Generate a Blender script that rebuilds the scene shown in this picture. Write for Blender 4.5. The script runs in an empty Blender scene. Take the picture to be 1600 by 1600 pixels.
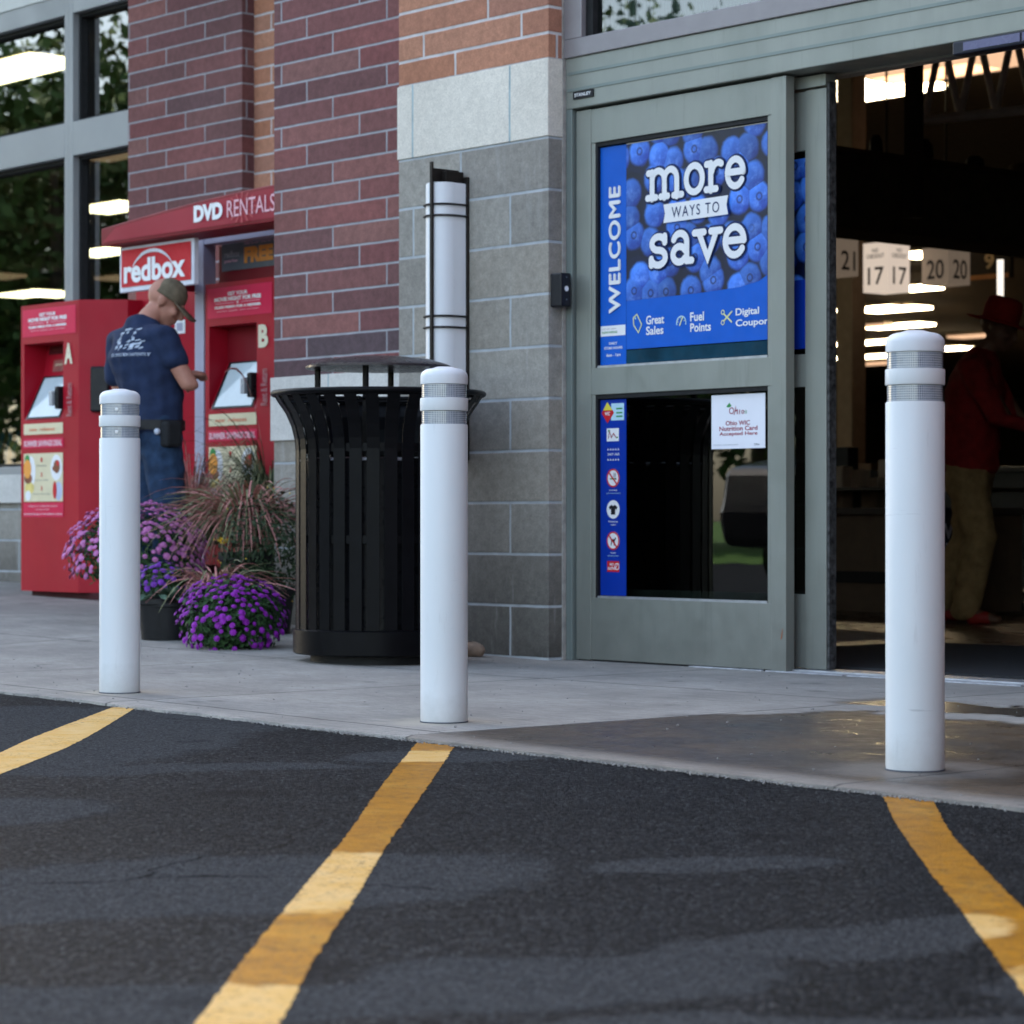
import bpy, bmesh, math, random
from mathutils import Vector, Matrix
rnd = random.Random(7)
SC = bpy.context.scene
COL = SC.collection
R = math.radians

# ------------------------------------------------------------------ camera, sky, sun, exposure
F = 4083.0; TH = R(48.7); CT = math.cos(TH); ST = math.sin(TH); EYE = 0.55
cam_d = bpy.data.cameras.new('camera'); cam = bpy.data.objects.new('camera', cam_d); COL.objects.link(cam)
cam.location = (0, 0, EYE); cam.rotation_euler = (R(90), 0, TH)
cam_d.sensor_width = 36; cam_d.lens = 36*F/1600; cam_d.shift_y = 12/1600
cam_d.clip_start = 0.1; cam_d.clip_end = 900
cam_d.dof.use_dof = True; cam_d.dof.focus_distance = 7.0; cam_d.dof.aperture_fstop = 7.5
SC.camera = cam
W = bpy.data.worlds.new('World'); SC.world = W; W.use_nodes = True
wt = W.node_tree; bg = wt.nodes['Background']
sky = wt.nodes.new('ShaderNodeTexSky'); sky.sky_type = 'NISHITA'; sky.sun_disc = False
SUN_EL, SUN_AZ = 27.0, -56.0      # azimuth measured from +Y towards +X
sky.sun_elevation = R(SUN_EL); sky.sun_rotation = R(SUN_AZ); sky.air_density = 1.0; sky.dust_density = 2.5; sky.ozone_density = 1.0
hs = wt.nodes.new('ShaderNodeHueSaturation'); hs.inputs['Saturation'].default_value = .86; wt.links.new(sky.outputs[0], hs.inputs['Color']); wb = wt.nodes.new('ShaderNodeMix'); wb.data_type = 'RGBA'; wb.blend_type = 'MULTIPLY'; wb.inputs[0].default_value = 1; wb.inputs[7].default_value = (1.05, 1.02, .955, 1); wt.links.new(hs.outputs[0], wb.inputs[6]); wt.links.new(wb.outputs[2], bg.inputs[0]); bg.inputs[1].default_value = 0.13
sd = bpy.data.lights.new('sun', 'SUN'); sd.energy = 2.6; sd.angle = R(0.6); sd.color = (1, .95, .88)
sun = bpy.data.objects.new('sun', sd); COL.objects.link(sun)
_d = Vector((math.sin(R(SUN_AZ))*math.cos(R(SUN_EL)), math.cos(R(SUN_AZ))*math.cos(R(SUN_EL)), math.sin(R(SUN_EL))))
sun.rotation_euler = _d.to_track_quat('Z', 'Y').to_euler(); sun.location = (-20, 40, 40)
SC.view_settings.view_transform = 'Standard'; SC.view_settings.look = 'None'
SC.view_settings.exposure = 2.55; SC.view_settings.gamma = 1
SC.cycles.use_denoising = True
SC.cycles.max_bounces = 8; SC.cycles.transparent_max_bounces = 12; SC.cycles.sample_clamp_indirect = 6

# ------------------------------------------------------------------ measuring helpers (pixel of the 1600 px photo -> metres on a real plane)
def ray(px):
    a = (px-800)/F
    return a*CT-ST, a*ST+CT
def onY(px, Y, py=812):
    dx, dy = ray(px); t = Y/dy
    return Vector((dx*t, Y, EYE-(py-812)/F*t))
def onX(px, X, py=812):
    dx, dy = ray(px); t = X/dx
    return Vector((X, dy*t, EYE-(py-812)/F*t))
def onZ(px, py, z=0.0):
    dx, dy = ray(px); t = F*(EYE-z)/(py-812)
    return Vector((dx*t, dy*t, z))
def atT(px, py, t):
    dx, dy = ray(px)
    return Vector((dx*t, dy*t, EYE-(py-812)/F*t))
def smooth(a, b, x):
    t = min(1, max(0, (x-a)/(b-a))); return t*t*(3-2*t)
def ground_z(x, y):
    return 0.0185*max(0.0, -7.6-x)*smooth(5.0, 6.6, y)

# ------------------------------------------------------------------ materials
def lin(c):
    return tuple((v/255/12.92 if v/255 <= .04045 else ((v/255+.055)/1.055)**2.4) for v in c)
MATS = {}
class NT:
    def __init__(s, name):
        s.m = bpy.data.materials.new(name); s.m.use_nodes = True; s.t = s.m.node_tree
        s.b = s.t.nodes['Principled BSDF']; s.out = s.t.nodes['Material Output']
    def n(s, typ, **kw):
        nd = s.t.nodes.new(typ)
        for k, v in kw.items():
            if k.startswith('i_'):
                key = k[2:]; key = int(key) if key.isdigit() else key
                nd.inputs[key].default_value = v
            else: setattr(nd, k, v)
        return nd
    def l(s, a, b): s.t.links.new(a, b)
    def math(s, op, a, b=None, c=None, clamp=False):
        nd = s.n('ShaderNodeMath', operation=op); nd.use_clamp = clamp
        for i, v in enumerate((a, b, c)):
            if v is None: continue
            if isinstance(v, (int, float)): nd.inputs[i].default_value = v
            else: s.l(v, nd.inputs[i])
        return nd.outputs[0]
    def mix(s, f, a, b, blend='MIX'):
        nd = s.n('ShaderNodeMix', data_type='RGBA', blend_type=blend)
        for i, v in ((0, f), (6, a), (7, b)):
            if isinstance(v, (int, float)): nd.inputs[i].default_value = v
            elif isinstance(v, (tuple, list)): nd.inputs[i].default_value = (*v[:3], 1)
            else: s.l(v, nd.inputs[i])
        return nd.outputs[2]
    def coord(s):
        return s.n('ShaderNodeNewGeometry').outputs['Position']
    def noise(s, vec, scale, detail=4, rough=.55, dist=0):
        nd = s.n('ShaderNodeTexNoise'); nd.inputs['Scale'].default_value = scale; nd.inputs['Detail'].default_value = detail
        nd.inputs['Roughness'].default_value = rough; nd.inputs['Distortion'].default_value = dist
        if vec is not None: s.l(vec, nd.inputs['Vector'])
        return nd.outputs[0]
    def mapr(s, v, a, b, c=0, d=1, typ='LINEAR'):
        nd = s.n('ShaderNodeMapRange'); nd.interpolation_type = typ
        s.l(v, nd.inputs[0])
        for i, x in zip((1, 2, 3, 4), (a, b, c, d)): nd.inputs[i].default_value = x
        return nd.outputs[0]
    def bump(s, h, strength=.3, dist=.01):
        nd = s.n('ShaderNodeBump'); nd.inputs['Strength'].default_value = strength; nd.inputs['Distance'].default_value = dist
        s.l(h, nd.inputs['Height']); s.l(nd.outputs[0], s.b.inputs['Normal'])
    def scale(s, vec, v):
        nd = s.n('ShaderNodeMapping'); nd.inputs['Scale'].default_value = v; s.l(vec, nd.inputs[0]); return nd.outputs[0]
def simple(name, col, rough=.5, metal=0, var=.12, bump=0, scale=12, coat=0, spec=.25, emit=None, stretch=(1, 1, 1)):
    if name in MATS: return MATS[name]
    k = NT(name); b = k.b
    b.inputs['Roughness'].default_value = rough; b.inputs['Metallic'].default_value = metal
    b.inputs['Coat Weight'].default_value = coat; b.inputs['Specular IOR Level'].default_value = spec
    p = k.scale(k.coord(), stretch); nz = k.noise(p, scale, 5)
    lo = tuple(c*(1-var) for c in col); hi = tuple(min(1, c*(1+var)) for c in col)
    k.l(k.mix(k.mapr(nz, .3, .7), lo, hi), b.inputs['Base Color'])
    k.l(k.mapr(k.noise(p, scale*3.1, 3), .3, .7, max(.02, rough-.07), min(1, rough+.08)), b.inputs['Roughness'])
    if bump: k.bump(k.noise(p, scale*6, 4), bump, .004)
    if emit:
        b.inputs['Emission Color'].default_value = (*emit[0], 1); b.inputs['Emission Strength'].default_value = emit[1]
    MATS[name] = k.m; return k.m

def masonry(name, w, h, u0, v0, third, colors, mortar, gap=.010, stainz=None, var=.10):
    """running or third bond; u = x + y along either wall direction, v = z"""
    k = NT(name); g = k.n('ShaderNodeSeparateXYZ'); pos = k.coord(); k.l(pos, g.inputs[0])
    warp = k.math('MULTIPLY', k.math('SUBTRACT', k.noise(pos, 9, 2), .5), .006)
    u = k.math('ADD', k.math('ADD', k.math('ADD', g.outputs[0], g.outputs[1]), -u0), warp)
    v = k.math('ADD', k.math('ADD', g.outputs[2], -v0), k.math('MULTIPLY', warp, .6))
    vr = k.math('DIVIDE', v, h); row = k.math('FLOOR', vr); fv = k.math('SUBTRACT', vr, row)
    off = k.math('MULTIPLY', row, third)
    ur = k.math('ADD', k.math('DIVIDE', u, w), off); cell = k.math('FLOOR', ur); fu = k.math('SUBTRACT', ur, cell)
    du = k.math('MULTIPLY', k.math('MINIMUM', fu, k.math('SUBTRACT', 1, fu)), w)
    dv = k.math('MULTIPLY', k.math('MINIMUM', fv, k.math('SUBTRACT', 1, fv)), h)
    d = k.math('MINIMUM', du, dv)
    face = k.mapr(d, gap*.42, gap*.62)
    cv = k.n('ShaderNodeCombineXYZ'); k.l(cell, cv.inputs[0]); k.l(row, cv.inputs[1])
    wn = k.n('ShaderNodeTexWhiteNoise'); k.l(cv.outputs[0], wn.inputs['Vector'])
    ramp = k.n('ShaderNodeValToRGB'); cr = ramp.color_ramp
    while len(cr.elements) < len(colors): cr.elements.new(.5)
    for i, c in enumerate(colors):
        cr.elements[i].position = i/(len(colors)-1); cr.elements[i].color = (*c, 1)
    k.l(wn.outputs['Value'], ramp.inputs[0])
    nz = k.mapr(k.noise(pos, 26, 6, .65), .3, .7, 1-var*1.8, 1+var*1.8)
    sp = k.mapr(k.noise(pos, 150, 4, .8), .35, .68, .82, 1.15)
    big = k.mapr(k.noise(pos, 2.2, 4, .6), .3, .7, .9, 1.08)
    mult = k.math('MULTIPLY', k.math('MULTIPLY', nz, sp), big)
    mc = k.n('ShaderNodeCombineXYZ')
    for i in range(3): k.l(mult, mc.inputs[i])
    bc = k.mix(1.0, ramp.outputs[0], mc.outputs[0], 'MULTIPLY')
    if stainz:   # splash stains at the foot, blocks darker towards the pavement
        zz = k.math('ADD', g.outputs[2], k.math('MULTIPLY', k.math('SUBTRACT', k.noise(pos, 5, 5), .5), .22))
        low_tone = k.mapr(zz, stainz[0], stainz[1], stainz[2], 1)
        dc = k.n('ShaderNodeCombineXYZ')
        for i in range(3): k.l(low_tone, dc.inputs[i])
        bc = k.mix(1.0, bc, dc.outputs[0], 'MULTIPLY')
        # efflorescence streaks
        st = k.mapr(k.noise(k.scale(pos, (9, 9, 1.2)), 1.5, 5, .7), .60, .78, 0, .35)
        bc = k.mix(st, bc, (.5, .5, .5))
    mcol = k.mix(k.mapr(k.noise(pos, 14, 4), .3, .7), tuple(c*.8 for c in mortar), tuple(min(1, c*1.12) for c in mortar))
    k.l(k.mix(face, mcol, bc), k.b.inputs['Base Color'])
    k.b.inputs['Roughness'].default_value = .85; k.b.inputs['Specular IOR Level'].default_value = .3
    hgt = k.math('ADD', k.math('MULTIPLY', k.mapr(d, gap*.3, gap*.85), 1.0), k.math('MULTIPLY', k.noise(pos, 90, 5, .65), .35))
    k.bump(hgt, .55, .004)
    return k.m

# wet/dry patches, shared by asphalt, paint and concrete (real stains on the ground, in metres)
def dry_mask(k):
    g = k.n('ShaderNodeSeparateXYZ'); p = k.coord(); k.l(p, g.inputs[0])
    wn = k.n('ShaderNodeTexNoise'); wn.inputs['Scale'].default_value = 1.6; wn.inputs['Detail'].default_value = 5; k.l(p, wn.inputs['Vector'])
    ws = k.n('ShaderNodeSeparateColor'); k.l(wn.outputs['Color'], ws.inputs[0])
    X, Y = g.outputs[0], g.outputs[1]
    r = k.math('ADD', k.math('ADD', k.math('MULTIPLY', X, CT), k.math('MULTIPLY', Y, ST)), k.math('MULTIPLY', k.math('SUBTRACT', ws.outputs[0], .5), .5))
    t = k.math('ADD', k.math('ADD', k.math('MULTIPLY', X, -ST), k.math('MULTIPLY', Y, CT)), k.math('MULTIPLY', k.math('SUBTRACT', ws.outputs[1], .5), .5))
    fine = k.noise(p, 17, 5, .7)
    res = None
    for (cr, ct, rr, rt, sl) in [(-.55, 4.05, .62, .34, .25), (-1.15, 5.0, .42, .28, .1), (-.45, 3.05, .55, .16, .1), (.36, 4.25, .24, .11, .25), (.06, 3.2, .26, .24, .2),
                             (.42, 3.52, .26, .13, .3), (.4, 2.86, .5, .09, .1), (.85, 3.1, .28, .45, 0), (-1.35, 6.8, .75, 1.1, 0), (-.15, 6.2, .3, .16, 0), (-.7, 5.9, .4, .12, .1)]:
        a = k.math('DIVIDE', k.math('SUBTRACT', r, cr), rr)
        tt = k.math('SUBTRACT', k.math('SUBTRACT', t, ct), k.math('MULTIPLY', k.math('SUBTRACT', r, cr), sl))
        b = k.math('DIVIDE', tt, rt)
        q = k.math('ADD', k.math('MULTIPLY', a, a), k.math('MULTIPLY', b, b))
        m = k.mapr(k.math('ADD', q, k.math('MULTIPLY', k.math('SUBTRACT', fine, .5), .9)), 1.12, .80, 0, 1, 'SMOOTHSTEP')
        res = m if res is None else k.math('MAXIMUM', res, m)
    return res, p, g

def mat_asphalt():
    k = NT('asphalt'); dry, p, g = dry_mask(k)
    v = k.n('ShaderNodeTexVoronoi'); v.inputs['Scale'].default_value = 190; k.l(p, v.inputs['Vector'])
    v2 = k.n('ShaderNodeTexVoronoi'); v2.inputs['Scale'].default_value = 95; k.l(p, v2.inputs['Vector'])
    sc = k.n('ShaderNodeSeparateColor'); k.l(v.outputs['Color'], sc.inputs[0])
    a = k.mix(k.mapr(sc.outputs[0], .15, .95), (.005, .0055, .0062), (.036, .039, .043))
    bright = k.mapr(sc.outputs[1], .90, .97, 0, .55)
    a = k.mix(bright, a, (.16, .165, .172))
    sc2 = k.n('ShaderNodeSeparateColor'); k.l(v2.outputs['Color'], sc2.inputs[0]); a = k.mix(k.mapr(sc2.outputs[0], .72, .95, 0, .5), a, (.055, .058, .066)); a = k.mix(k.mapr(sc2.outputs[1], .75, .95, 0, .6), a, (.006, .006, .008))
    big = k.mapr(k.noise(p, .9, 5, .6), .3, .7, .8, 1.2)
    bc = k.n('ShaderNodeCombineXYZ')
    for i in range(3): k.l(big, bc.inputs[i])
    a = k.mix(1.0, a, bc.outputs[0], 'MULTIPLY')
    a = k.mix(k.math('MULTIPLY', dry, .55), a, k.mix(sc.outputs[2], (.036, .040, .044), (.120, .127, .135)))
    # dusty brown fringe
    crk = k.n('ShaderNodeTexVoronoi'); crk.feature = 'DISTANCE_TO_EDGE'; crk.inputs['Scale'].default_value = .8; wv = k.n('ShaderNodeMix'); wv.data_type = 'VECTOR'; wv.inputs[0].default_value = .25; k.l(p, wv.inputs[4]); nn = k.n('ShaderNodeTexNoise'); nn.inputs['Scale'].default_value = 3.5; nn.inputs['Detail'].default_value = 6; k.l(p, nn.inputs['Vector']); k.l(nn.outputs['Color'], wv.inputs[5]); k.l(wv.outputs[1], crk.inputs['Vector']); a = k.mix(k.math('MULTIPLY', k.mapr(crk.outputs['Distance'], .0015, .004, 1, 0), k.mapr(k.noise(p, .7, 2), .52, .6, 0, .8)), a, (.003, .003, .004)); a = k.mix(k.mapr(k.noise(p, 3.3, 2, .3), .70, .74, 0, .55), a, (.008, .008, .010))
    k.l(a, k.b.inputs['Base Color'])
    k.l(k.mapr(dry, 0, 1, .62, .9), k.b.inputs['Roughness']); k.b.inputs['Specular IOR Level'].default_value = .03
    h = k.math('ADD', k.math('MULTIPLY', v.outputs['Distance'], -1.0), k.math('ADD', k.math('MULTIPLY', v2.outputs['Distance'], -.8), k.noise(p, 420, 3)))
    k.bump(h, .9, .005)
    return k.m
def mat_paint():
    k = NT('yellow_road_paint'); dry, p, g = dry_mask(k)
    a = k.mix(k.mapr(k.noise(p, 13, 5, .65), .3, .7), (.30, .125, .002), (.48, .21, .003))
    a = k.mix(k.mapr(k.noise(p, 38, 6, .75), .52, .66, 0, .7), a, (.14, .065, .008)); a = k.mix(k.mapr(k.noise(k.scale(p, (3, 14, 1)), 2, 5, .75), .58, .68, 0, .6), a, (.10, .055, .015)); a = k.mix(k.mapr(k.noise(p, 5, 6, .75), .52, .68, 0, .45), a, (.56, .32, .05))
    b = k.mix(k.mapr(k.noise(p, 9, 5, .7), .3, .7), (.62, .36, .085), (.68, .48, .22))
    a = k.mix(k.math('MULTIPLY', dry, 1.0), a, b)
    v = k.n('ShaderNodeTexVoronoi'); v.inputs['Scale'].default_value = 190; k.l(p, v.inputs['Vector'])
    worn = k.math('MULTIPLY', k.mapr(k.noise(p, 2.6, 4), .38, .58, .15, 1), k.mapr(k.noise(p, 70, 6, .85), .55, .60))
    worn = k.math('MAXIMUM', k.math('MULTIPLY', worn, .8), k.mapr(k.noise(k.scale(p, (3, 9, 3)), 2.6, 6, .8), .70, .74, 0, .8))
    a = k.mix(worn, a, (.045, .045, .048))
    k.l(a, k.b.inputs['Base Color']); k.b.inputs['Specular IOR Level'].default_value = .12; k.l(k.mapr(dry, 0, 1, .45, .75), k.b.inputs['Roughness'])
    k.bump(k.math('ADD', k.math('MULTIPLY', v.outputs['Distance'], -1), k.noise(p, 380, 3)), .4, .003)
    return k.m
def mat_concrete():
    k = NT('broomed_concrete'); g = k.n('ShaderNodeSeparateXYZ'); p = k.coord(); k.l(p, g.inputs[0])
    X, Y = g.outputs[0], g.outputs[1]
    a = k.mix(k.mapr(k.noise(p, 2.2, 6, .62), .3, .72), (.25, .235, .213), (.46, .435, .395))
    a = k.mix(k.mapr(k.noise(k.scale(p, (1, 14, 1)), 6, 5, .7), .42, .66, 0, .55), a, (.17, .165, .16)); a = k.mix(k.mapr(k.noise(k.scale(p, (22, 60, 1)), 1, 5, .75), .50, .68, 0, .5), a, (.14, .135, .13)); a = k.mix(k.mapr(k.noise(k.scale(p, (5, 22, 1)), 1, 5, .75), .56, .70, 0, .4), a, (.55, .53, .50))
    a = k.mix(k.mapr(k.noise(p, 170, 4, .85), .52, .68, 0, .75), a, (.11, .11, .11)); a = k.mix(k.mapr(k.noise(p, 4.5, 3, .4), .69, .72, 0, .5), a, (.10, .095, .09))
    # dark run-off stain along the walls
    a = k.mix(k.math('MULTIPLY', k.mapr(Y, 6.2, 7.0, 0, .4), k.mapr(k.noise(p, 3, 4), .35, .6)), a, (.13, .125, .12))
    # joints
    ja = k.math('SUBTRACT', k.math('DIVIDE', k.math('ADD', X, 5.18+15.5), 1.55), 0)
    fr = k.math('FRACT', ja); jd = k.math('MULTIPLY', k.math('MINIMUM', fr, k.math('SUBTRACT', 1, fr)), 1.55)
    wob = k.math('MULTIPLY', k.math('SUBTRACT', k.noise(p, 7, 4), .5), .02)
    jd = k.math('ADD', jd, wob)
    kerb = k.math('ADD', k.math('MULTIPLY', X, -.0651), 3.985)     # y of the front joint
    jk = k.math('ABSOLUTE', k.math('ADD', k.math('SUBTRACT', Y, kerb), wob))
    j3 = k.math('ABSOLUTE', k.math('ADD', k.math('SUBTRACT', Y, 6.05), wob))
    joint = k.mapr(k.math('MINIMUM', jd, k.math('MINIMUM', jk, j3)), .004, .009, 1, 0)
    # wet area right of the joint at x = -5.18
    wl = k.math('ADD', k.math('MULTIPLY', k.math('SUBTRACT', k.noise(p, 2.6, 5, .6), .5), .45), X)
    lim = k.mapr(Y, 5.0, 6.2, -5.17, -4.95)
    edge = k.mapr(k.math('SUBTRACT', wl, lim), -.02, .015, 0, 1, 'SMOOTHSTEP')
    slab = k.mapr(X, -5.185, -5.175)
    yl = k.mapr(k.math('ADD', Y, k.math('MULTIPLY', k.math('SUBTRACT', k.noise(p, 3.2, 5), .5), .9)), 5.65, 5.72, 1, 0)
    near = k.mapr(Y, 4.9, 5.4, 1, 0)
    wet = k.math('MULTIPLY', slab, k.math('MAXIMUM', k.math('MULTIPLY', edge, yl), near))
    # dry halo round the bollard foot
    bx, by = -3.73, 4.456
    dd = k.math('SQRT', k.math('ADD', k.math('POWER', k.math('SUBTRACT', X, bx), 2), k.math('POWER', k.math('SUBTRACT', Y, by), 2)))
    halo = k.mapr(k.math('ADD', dd, k.math('MULTIPLY', k.math('SUBTRACT', k.noise(p, 14, 3), .5), .06)), .14, .26, .35, 0)
    kb = k.mapr(k.math('SUBTRACT', Y, kerb), -.10, .0, .55, 0)
    wetc = k.math('MULTIPLY', wet, k.math('SUBTRACT', 1, k.math('MAXIMUM', halo, kb)))
    wc = k.mix(k.mapr(k.noise(p, 1.9, 6, .65), .35, .65), (.032, .030, .030), (.105, .070, .042)); wc = k.mix(k.mapr(k.noise(k.scale(p, (14, 40, 1)), 1, 5, .8), .48, .66, 0, .6), wc, (.12, .105, .085))
    # puddle near the door
    py_ = k.math('ADD', k.math('DIVIDE', k.math('SUBTRACT', Y, 6.02), .13), k.math('MULTIPLY', k.math('SUBTRACT', k.noise(p, 2.2, 4), .5), 5))
    pud = k.math('MULTIPLY', k.mapr(k.math('ABSOLUTE', py_), 1.1, .85), k.mapr(X, -5.35, -5.2))
    a = k.mix(wetc, a, wc)
    a = k.mix(k.math('MULTIPLY', pud, .85), a, (.030, .025, .020))
    # pale grout / sand round each bollard foot
    for (cx, cy) in ((-7.07, 4.55), (-5.46, 4.551)):
        d2 = k.math('SQRT', k.math('ADD', k.math('POWER', k.math('SUBTRACT', X, cx), 2), k.math('POWER', k.math('SUBTRACT', Y, cy), 2)))
        m = k.mapr(k.math('ADD', d2, k.math('MULTIPLY', k.math('SUBTRACT', k.noise(p, 11, 4), .5), .2)), .09, .2, .7, 0)
        a = k.mix(m, a, (.42, .38, .31))
    a = k.mix(k.math('MULTIPLY', joint, .75), a, (.05, .048, .045))
    k.l(a, k.b.inputs['Base Color'])
    rgh = k.math('ADD', k.mapr(wetc, 0, 1, .86, .24), k.math('MULTIPLY', wetc, k.mapr(k.noise(p, 6, 6, .75), .35, .65, 0, .34))); rgh = k.math('MULTIPLY', rgh, k.mapr(pud, 0, 1, 1, .25))
    k.l(rgh, k.b.inputs['Roughness'])
    h = k.math('ADD', k.noise(k.scale(p, (30, 260, 1)), 1, 3), k.math('ADD', k.math('MULTIPLY', joint, -4), k.noise(p, 150, 4)))
    k.bump(k.math('MULTIPLY', h, k.mapr(pud, 0, 1, 1, .05)), .35, .003)
    return k.m
def mat_glass(name, tint=(.6, .66, .64), rough=.0, ior=1.45, mul=1.8):
    k = NT(name); k.t.nodes.remove(k.b)
    tr = k.n('ShaderNodeBsdfTransparent'); tr.inputs[0].default_value = (*tint, 1)
    gl = k.n('ShaderNodeBsdfGlossy'); gl.inputs['Roughness'].default_value = rough; gl.inputs[0].default_value = (1, 1, 1, 1)
    fr = k.n('ShaderNodeFresnel'); fr.inputs[0].default_value = ior
    p = k.coord(); bp = k.n('ShaderNodeBump'); bp.inputs['Strength'].default_value = .02; bp.inputs['Distance'].default_value = .02
    k.l(k.noise(p, 2.5, 2), bp.inputs['Height']); k.l(bp.outputs[0], gl.inputs['Normal'])
    bf = k.n('ShaderNodeNewGeometry').outputs['Backfacing']
    f = k.math('MULTIPLY', k.math('ADD', k.math('MULTIPLY', fr.outputs[0], mul), .02, clamp=True), k.math('SUBTRACT', 1, bf))
    mx = k.n('ShaderNodeMixShader'); k.l(f, mx.inputs[0]); k.l(tr.outputs[0], mx.inputs[1]); k.l(gl.outputs[0], mx.inputs[2])
    k.l(mx.outputs[0], k.out.inputs[0]); return k.m
def mat_berries():
    k = NT('blueberry_print'); p = k.coord()
    q = k.scale(p, (1, .001, 1)); g0 = k.n('ShaderNodeSeparateXYZ'); k.l(p, g0.inputs[0]); c0 = k.n('ShaderNodeCombineXYZ'); k.l(g0.outputs[0], c0.inputs[0]); k.l(g0.outputs[2], c0.inputs[1]); q = c0.outputs[0]; w = k.n('ShaderNodeTexVoronoi'); w.voronoi_dimensions = '2D'; w.inputs['Scale'].default_value = 9.5; w.inputs['Randomness'].default_value = .7; k.l(q, w.inputs['Vector'])
    nz = k.noise(q, 22, 5, .7); sc = k.n('ShaderNodeSeparateColor'); k.l(w.outputs['Color'], sc.inputs[0])
    d = k.math('ADD', w.outputs['Distance'], k.math('MULTIPLY', k.math('SUBTRACT', nz, .5), .22))
    df = k.n('ShaderNodeVectorMath', operation='SUBTRACT'); k.l(q, df.inputs[0]); k.l(w.outputs['Position'], df.inputs[1])
    dt = k.n('ShaderNodeVectorMath', operation='DOT_PRODUCT'); k.l(df.outputs[0], dt.inputs[0]); dt.inputs[1].default_value = (-5.0, 7.0, 0)
    body = k.mapr(d, .44, .60, 1, 0, 'SMOOTHSTEP')
    c = k.mix(k.mapr(k.math('ADD', dt.outputs['Value'], k.math('MULTIPLY', k.math('SUBTRACT', nz, .5), 1.1)), -.45, .55), (.010, .045, .33), (.07, .27, .95))
    bl = k.math('MULTIPLY', k.mapr(nz, .48, .7), k.mapr(w.outputs['Distance'], .5, .15))
    c = k.mix(k.math('MULTIPLY', bl, .55), c, (.24, .42, .90))
    cal = k.mapr(k.math('ABSOLUTE', k.math('SUBTRACT', w.outputs['Distance'], .12)), .02, .05, .8, 0); cal = k.math('MULTIPLY', cal, k.mapr(sc.outputs[1], .5, .55))
    c = k.mix(cal, c, (.008, .02, .12))
    c = k.mix(body, (.002, .005, .03), c)
    v = k.mapr(sc.outputs[0], 0, 1, .55, 1.25); vc = k.n('ShaderNodeCombineXYZ')
    for i in range(3): k.l(v, vc.inputs[i])
    k.l(k.mix(1.0, c, vc.outputs[0], 'MULTIPLY'), k.b.inputs['Base Color']); k.b.inputs['Roughness'].default_value = .35
    return k.m
def mat_reflector():
    k = NT('prismatic_reflector'); g = k.n('ShaderNodeSeparateXYZ'); p = k.n('ShaderNodeTexCoord').outputs['Object']; k.l(p, g.inputs[0])
    ang = k.math('MULTIPLY', k.math('ARCTAN2', g.outputs[1], g.outputs[0]), .065)
    def ln(v, s):
        f = k.math('FRACT', k.math('DIVIDE', v, s)); return k.mapr(k.math('MINIMUM', f, k.math('SUBTRACT', 1, f)), .09, .2, 1, 0)
    grid = k.math('MAXIMUM', ln(ang, .0052), ln(g.outputs[2], .0052))
    c = k.mix(k.mapr(k.noise(p, 60, 3), .3, .7), (.10, .125, .165), (.22, .26, .32))
    c = k.mix(grid, c, (.46, .50, .55)); k.l(c, k.b.inputs['Base Color']); k.b.inputs['Roughness'].default_value = .25
    k.b.inputs['Coat Weight'].default_value = .6
    return k.m

M_asphalt = mat_asphalt(); M_paint = mat_paint(); M_conc = mat_concrete()
M_glass = mat_glass('window_glass', (.45, .49, .47), mul=3.2); M_doorglass = mat_glass('door_glass', (.42, .46, .44), ior=1.5)
M_berry = mat_berries(); M_refl = mat_reflector()
PUR = [(.135, .064, .066), (.23, .082, .076), (.175, .072, .072), (.24, .10, .09), (.15, .072, .074), (.205, .078, .070), (.090, .064, .074), (.20, .068, .066), (.12, .056, .060), (.25, .115, .10)]
M_purple = masonry('purple_brick', .6096, .1016, .13, -.003, 1/3, PUR, (.33, .33, .36), .0095)
M_purple2 = masonry('purple_brick_far', .6096, .1016, .31, .028, 1/3, PUR, (.33, .33, .36), .0095)
M_orange = masonry('orange_brick', .6096, .1016, .33, 2.353-.1016*20, 1/3, [(.40, .17, .10), (.46, .22, .14), (.36, .17, .12), (.44, .19, .11)], (.55, .52, .52), .011)
_uA = onY(646, 6.844).x+6.844
M_block = masonry('grey_block', .6096, .2040, _uA, .006, .5, [(.27, .25, .225), (.335, .31, .275), (.30, .28, .25), (.24, .222, .20), (.315, .285, .245)], (.40, .43, .46), .010, stainz=(.0, .62, .30))
M_cream = masonry('cream_cast_stone', .6096, .60, onY(645, 6.844).x+6.844, 1.9, 0, [(.74, .69, .61), (.70, .65, .575), (.76, .71, .63)], (.36, .45, .48), .010, var=.04)
M_cream2 = masonry('cream_cast_stone_low', .6096, .90, .1, .35, 0, [(.62, .60, .57), (.58, .56, .53)], (.36, .45, .48), .010, var=.05)
M_sage = simple('sage_grey_aluminium', (.250, .272, .256), .38, .35, .07, .02, 3, stretch=(1, 1, .25))
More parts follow.
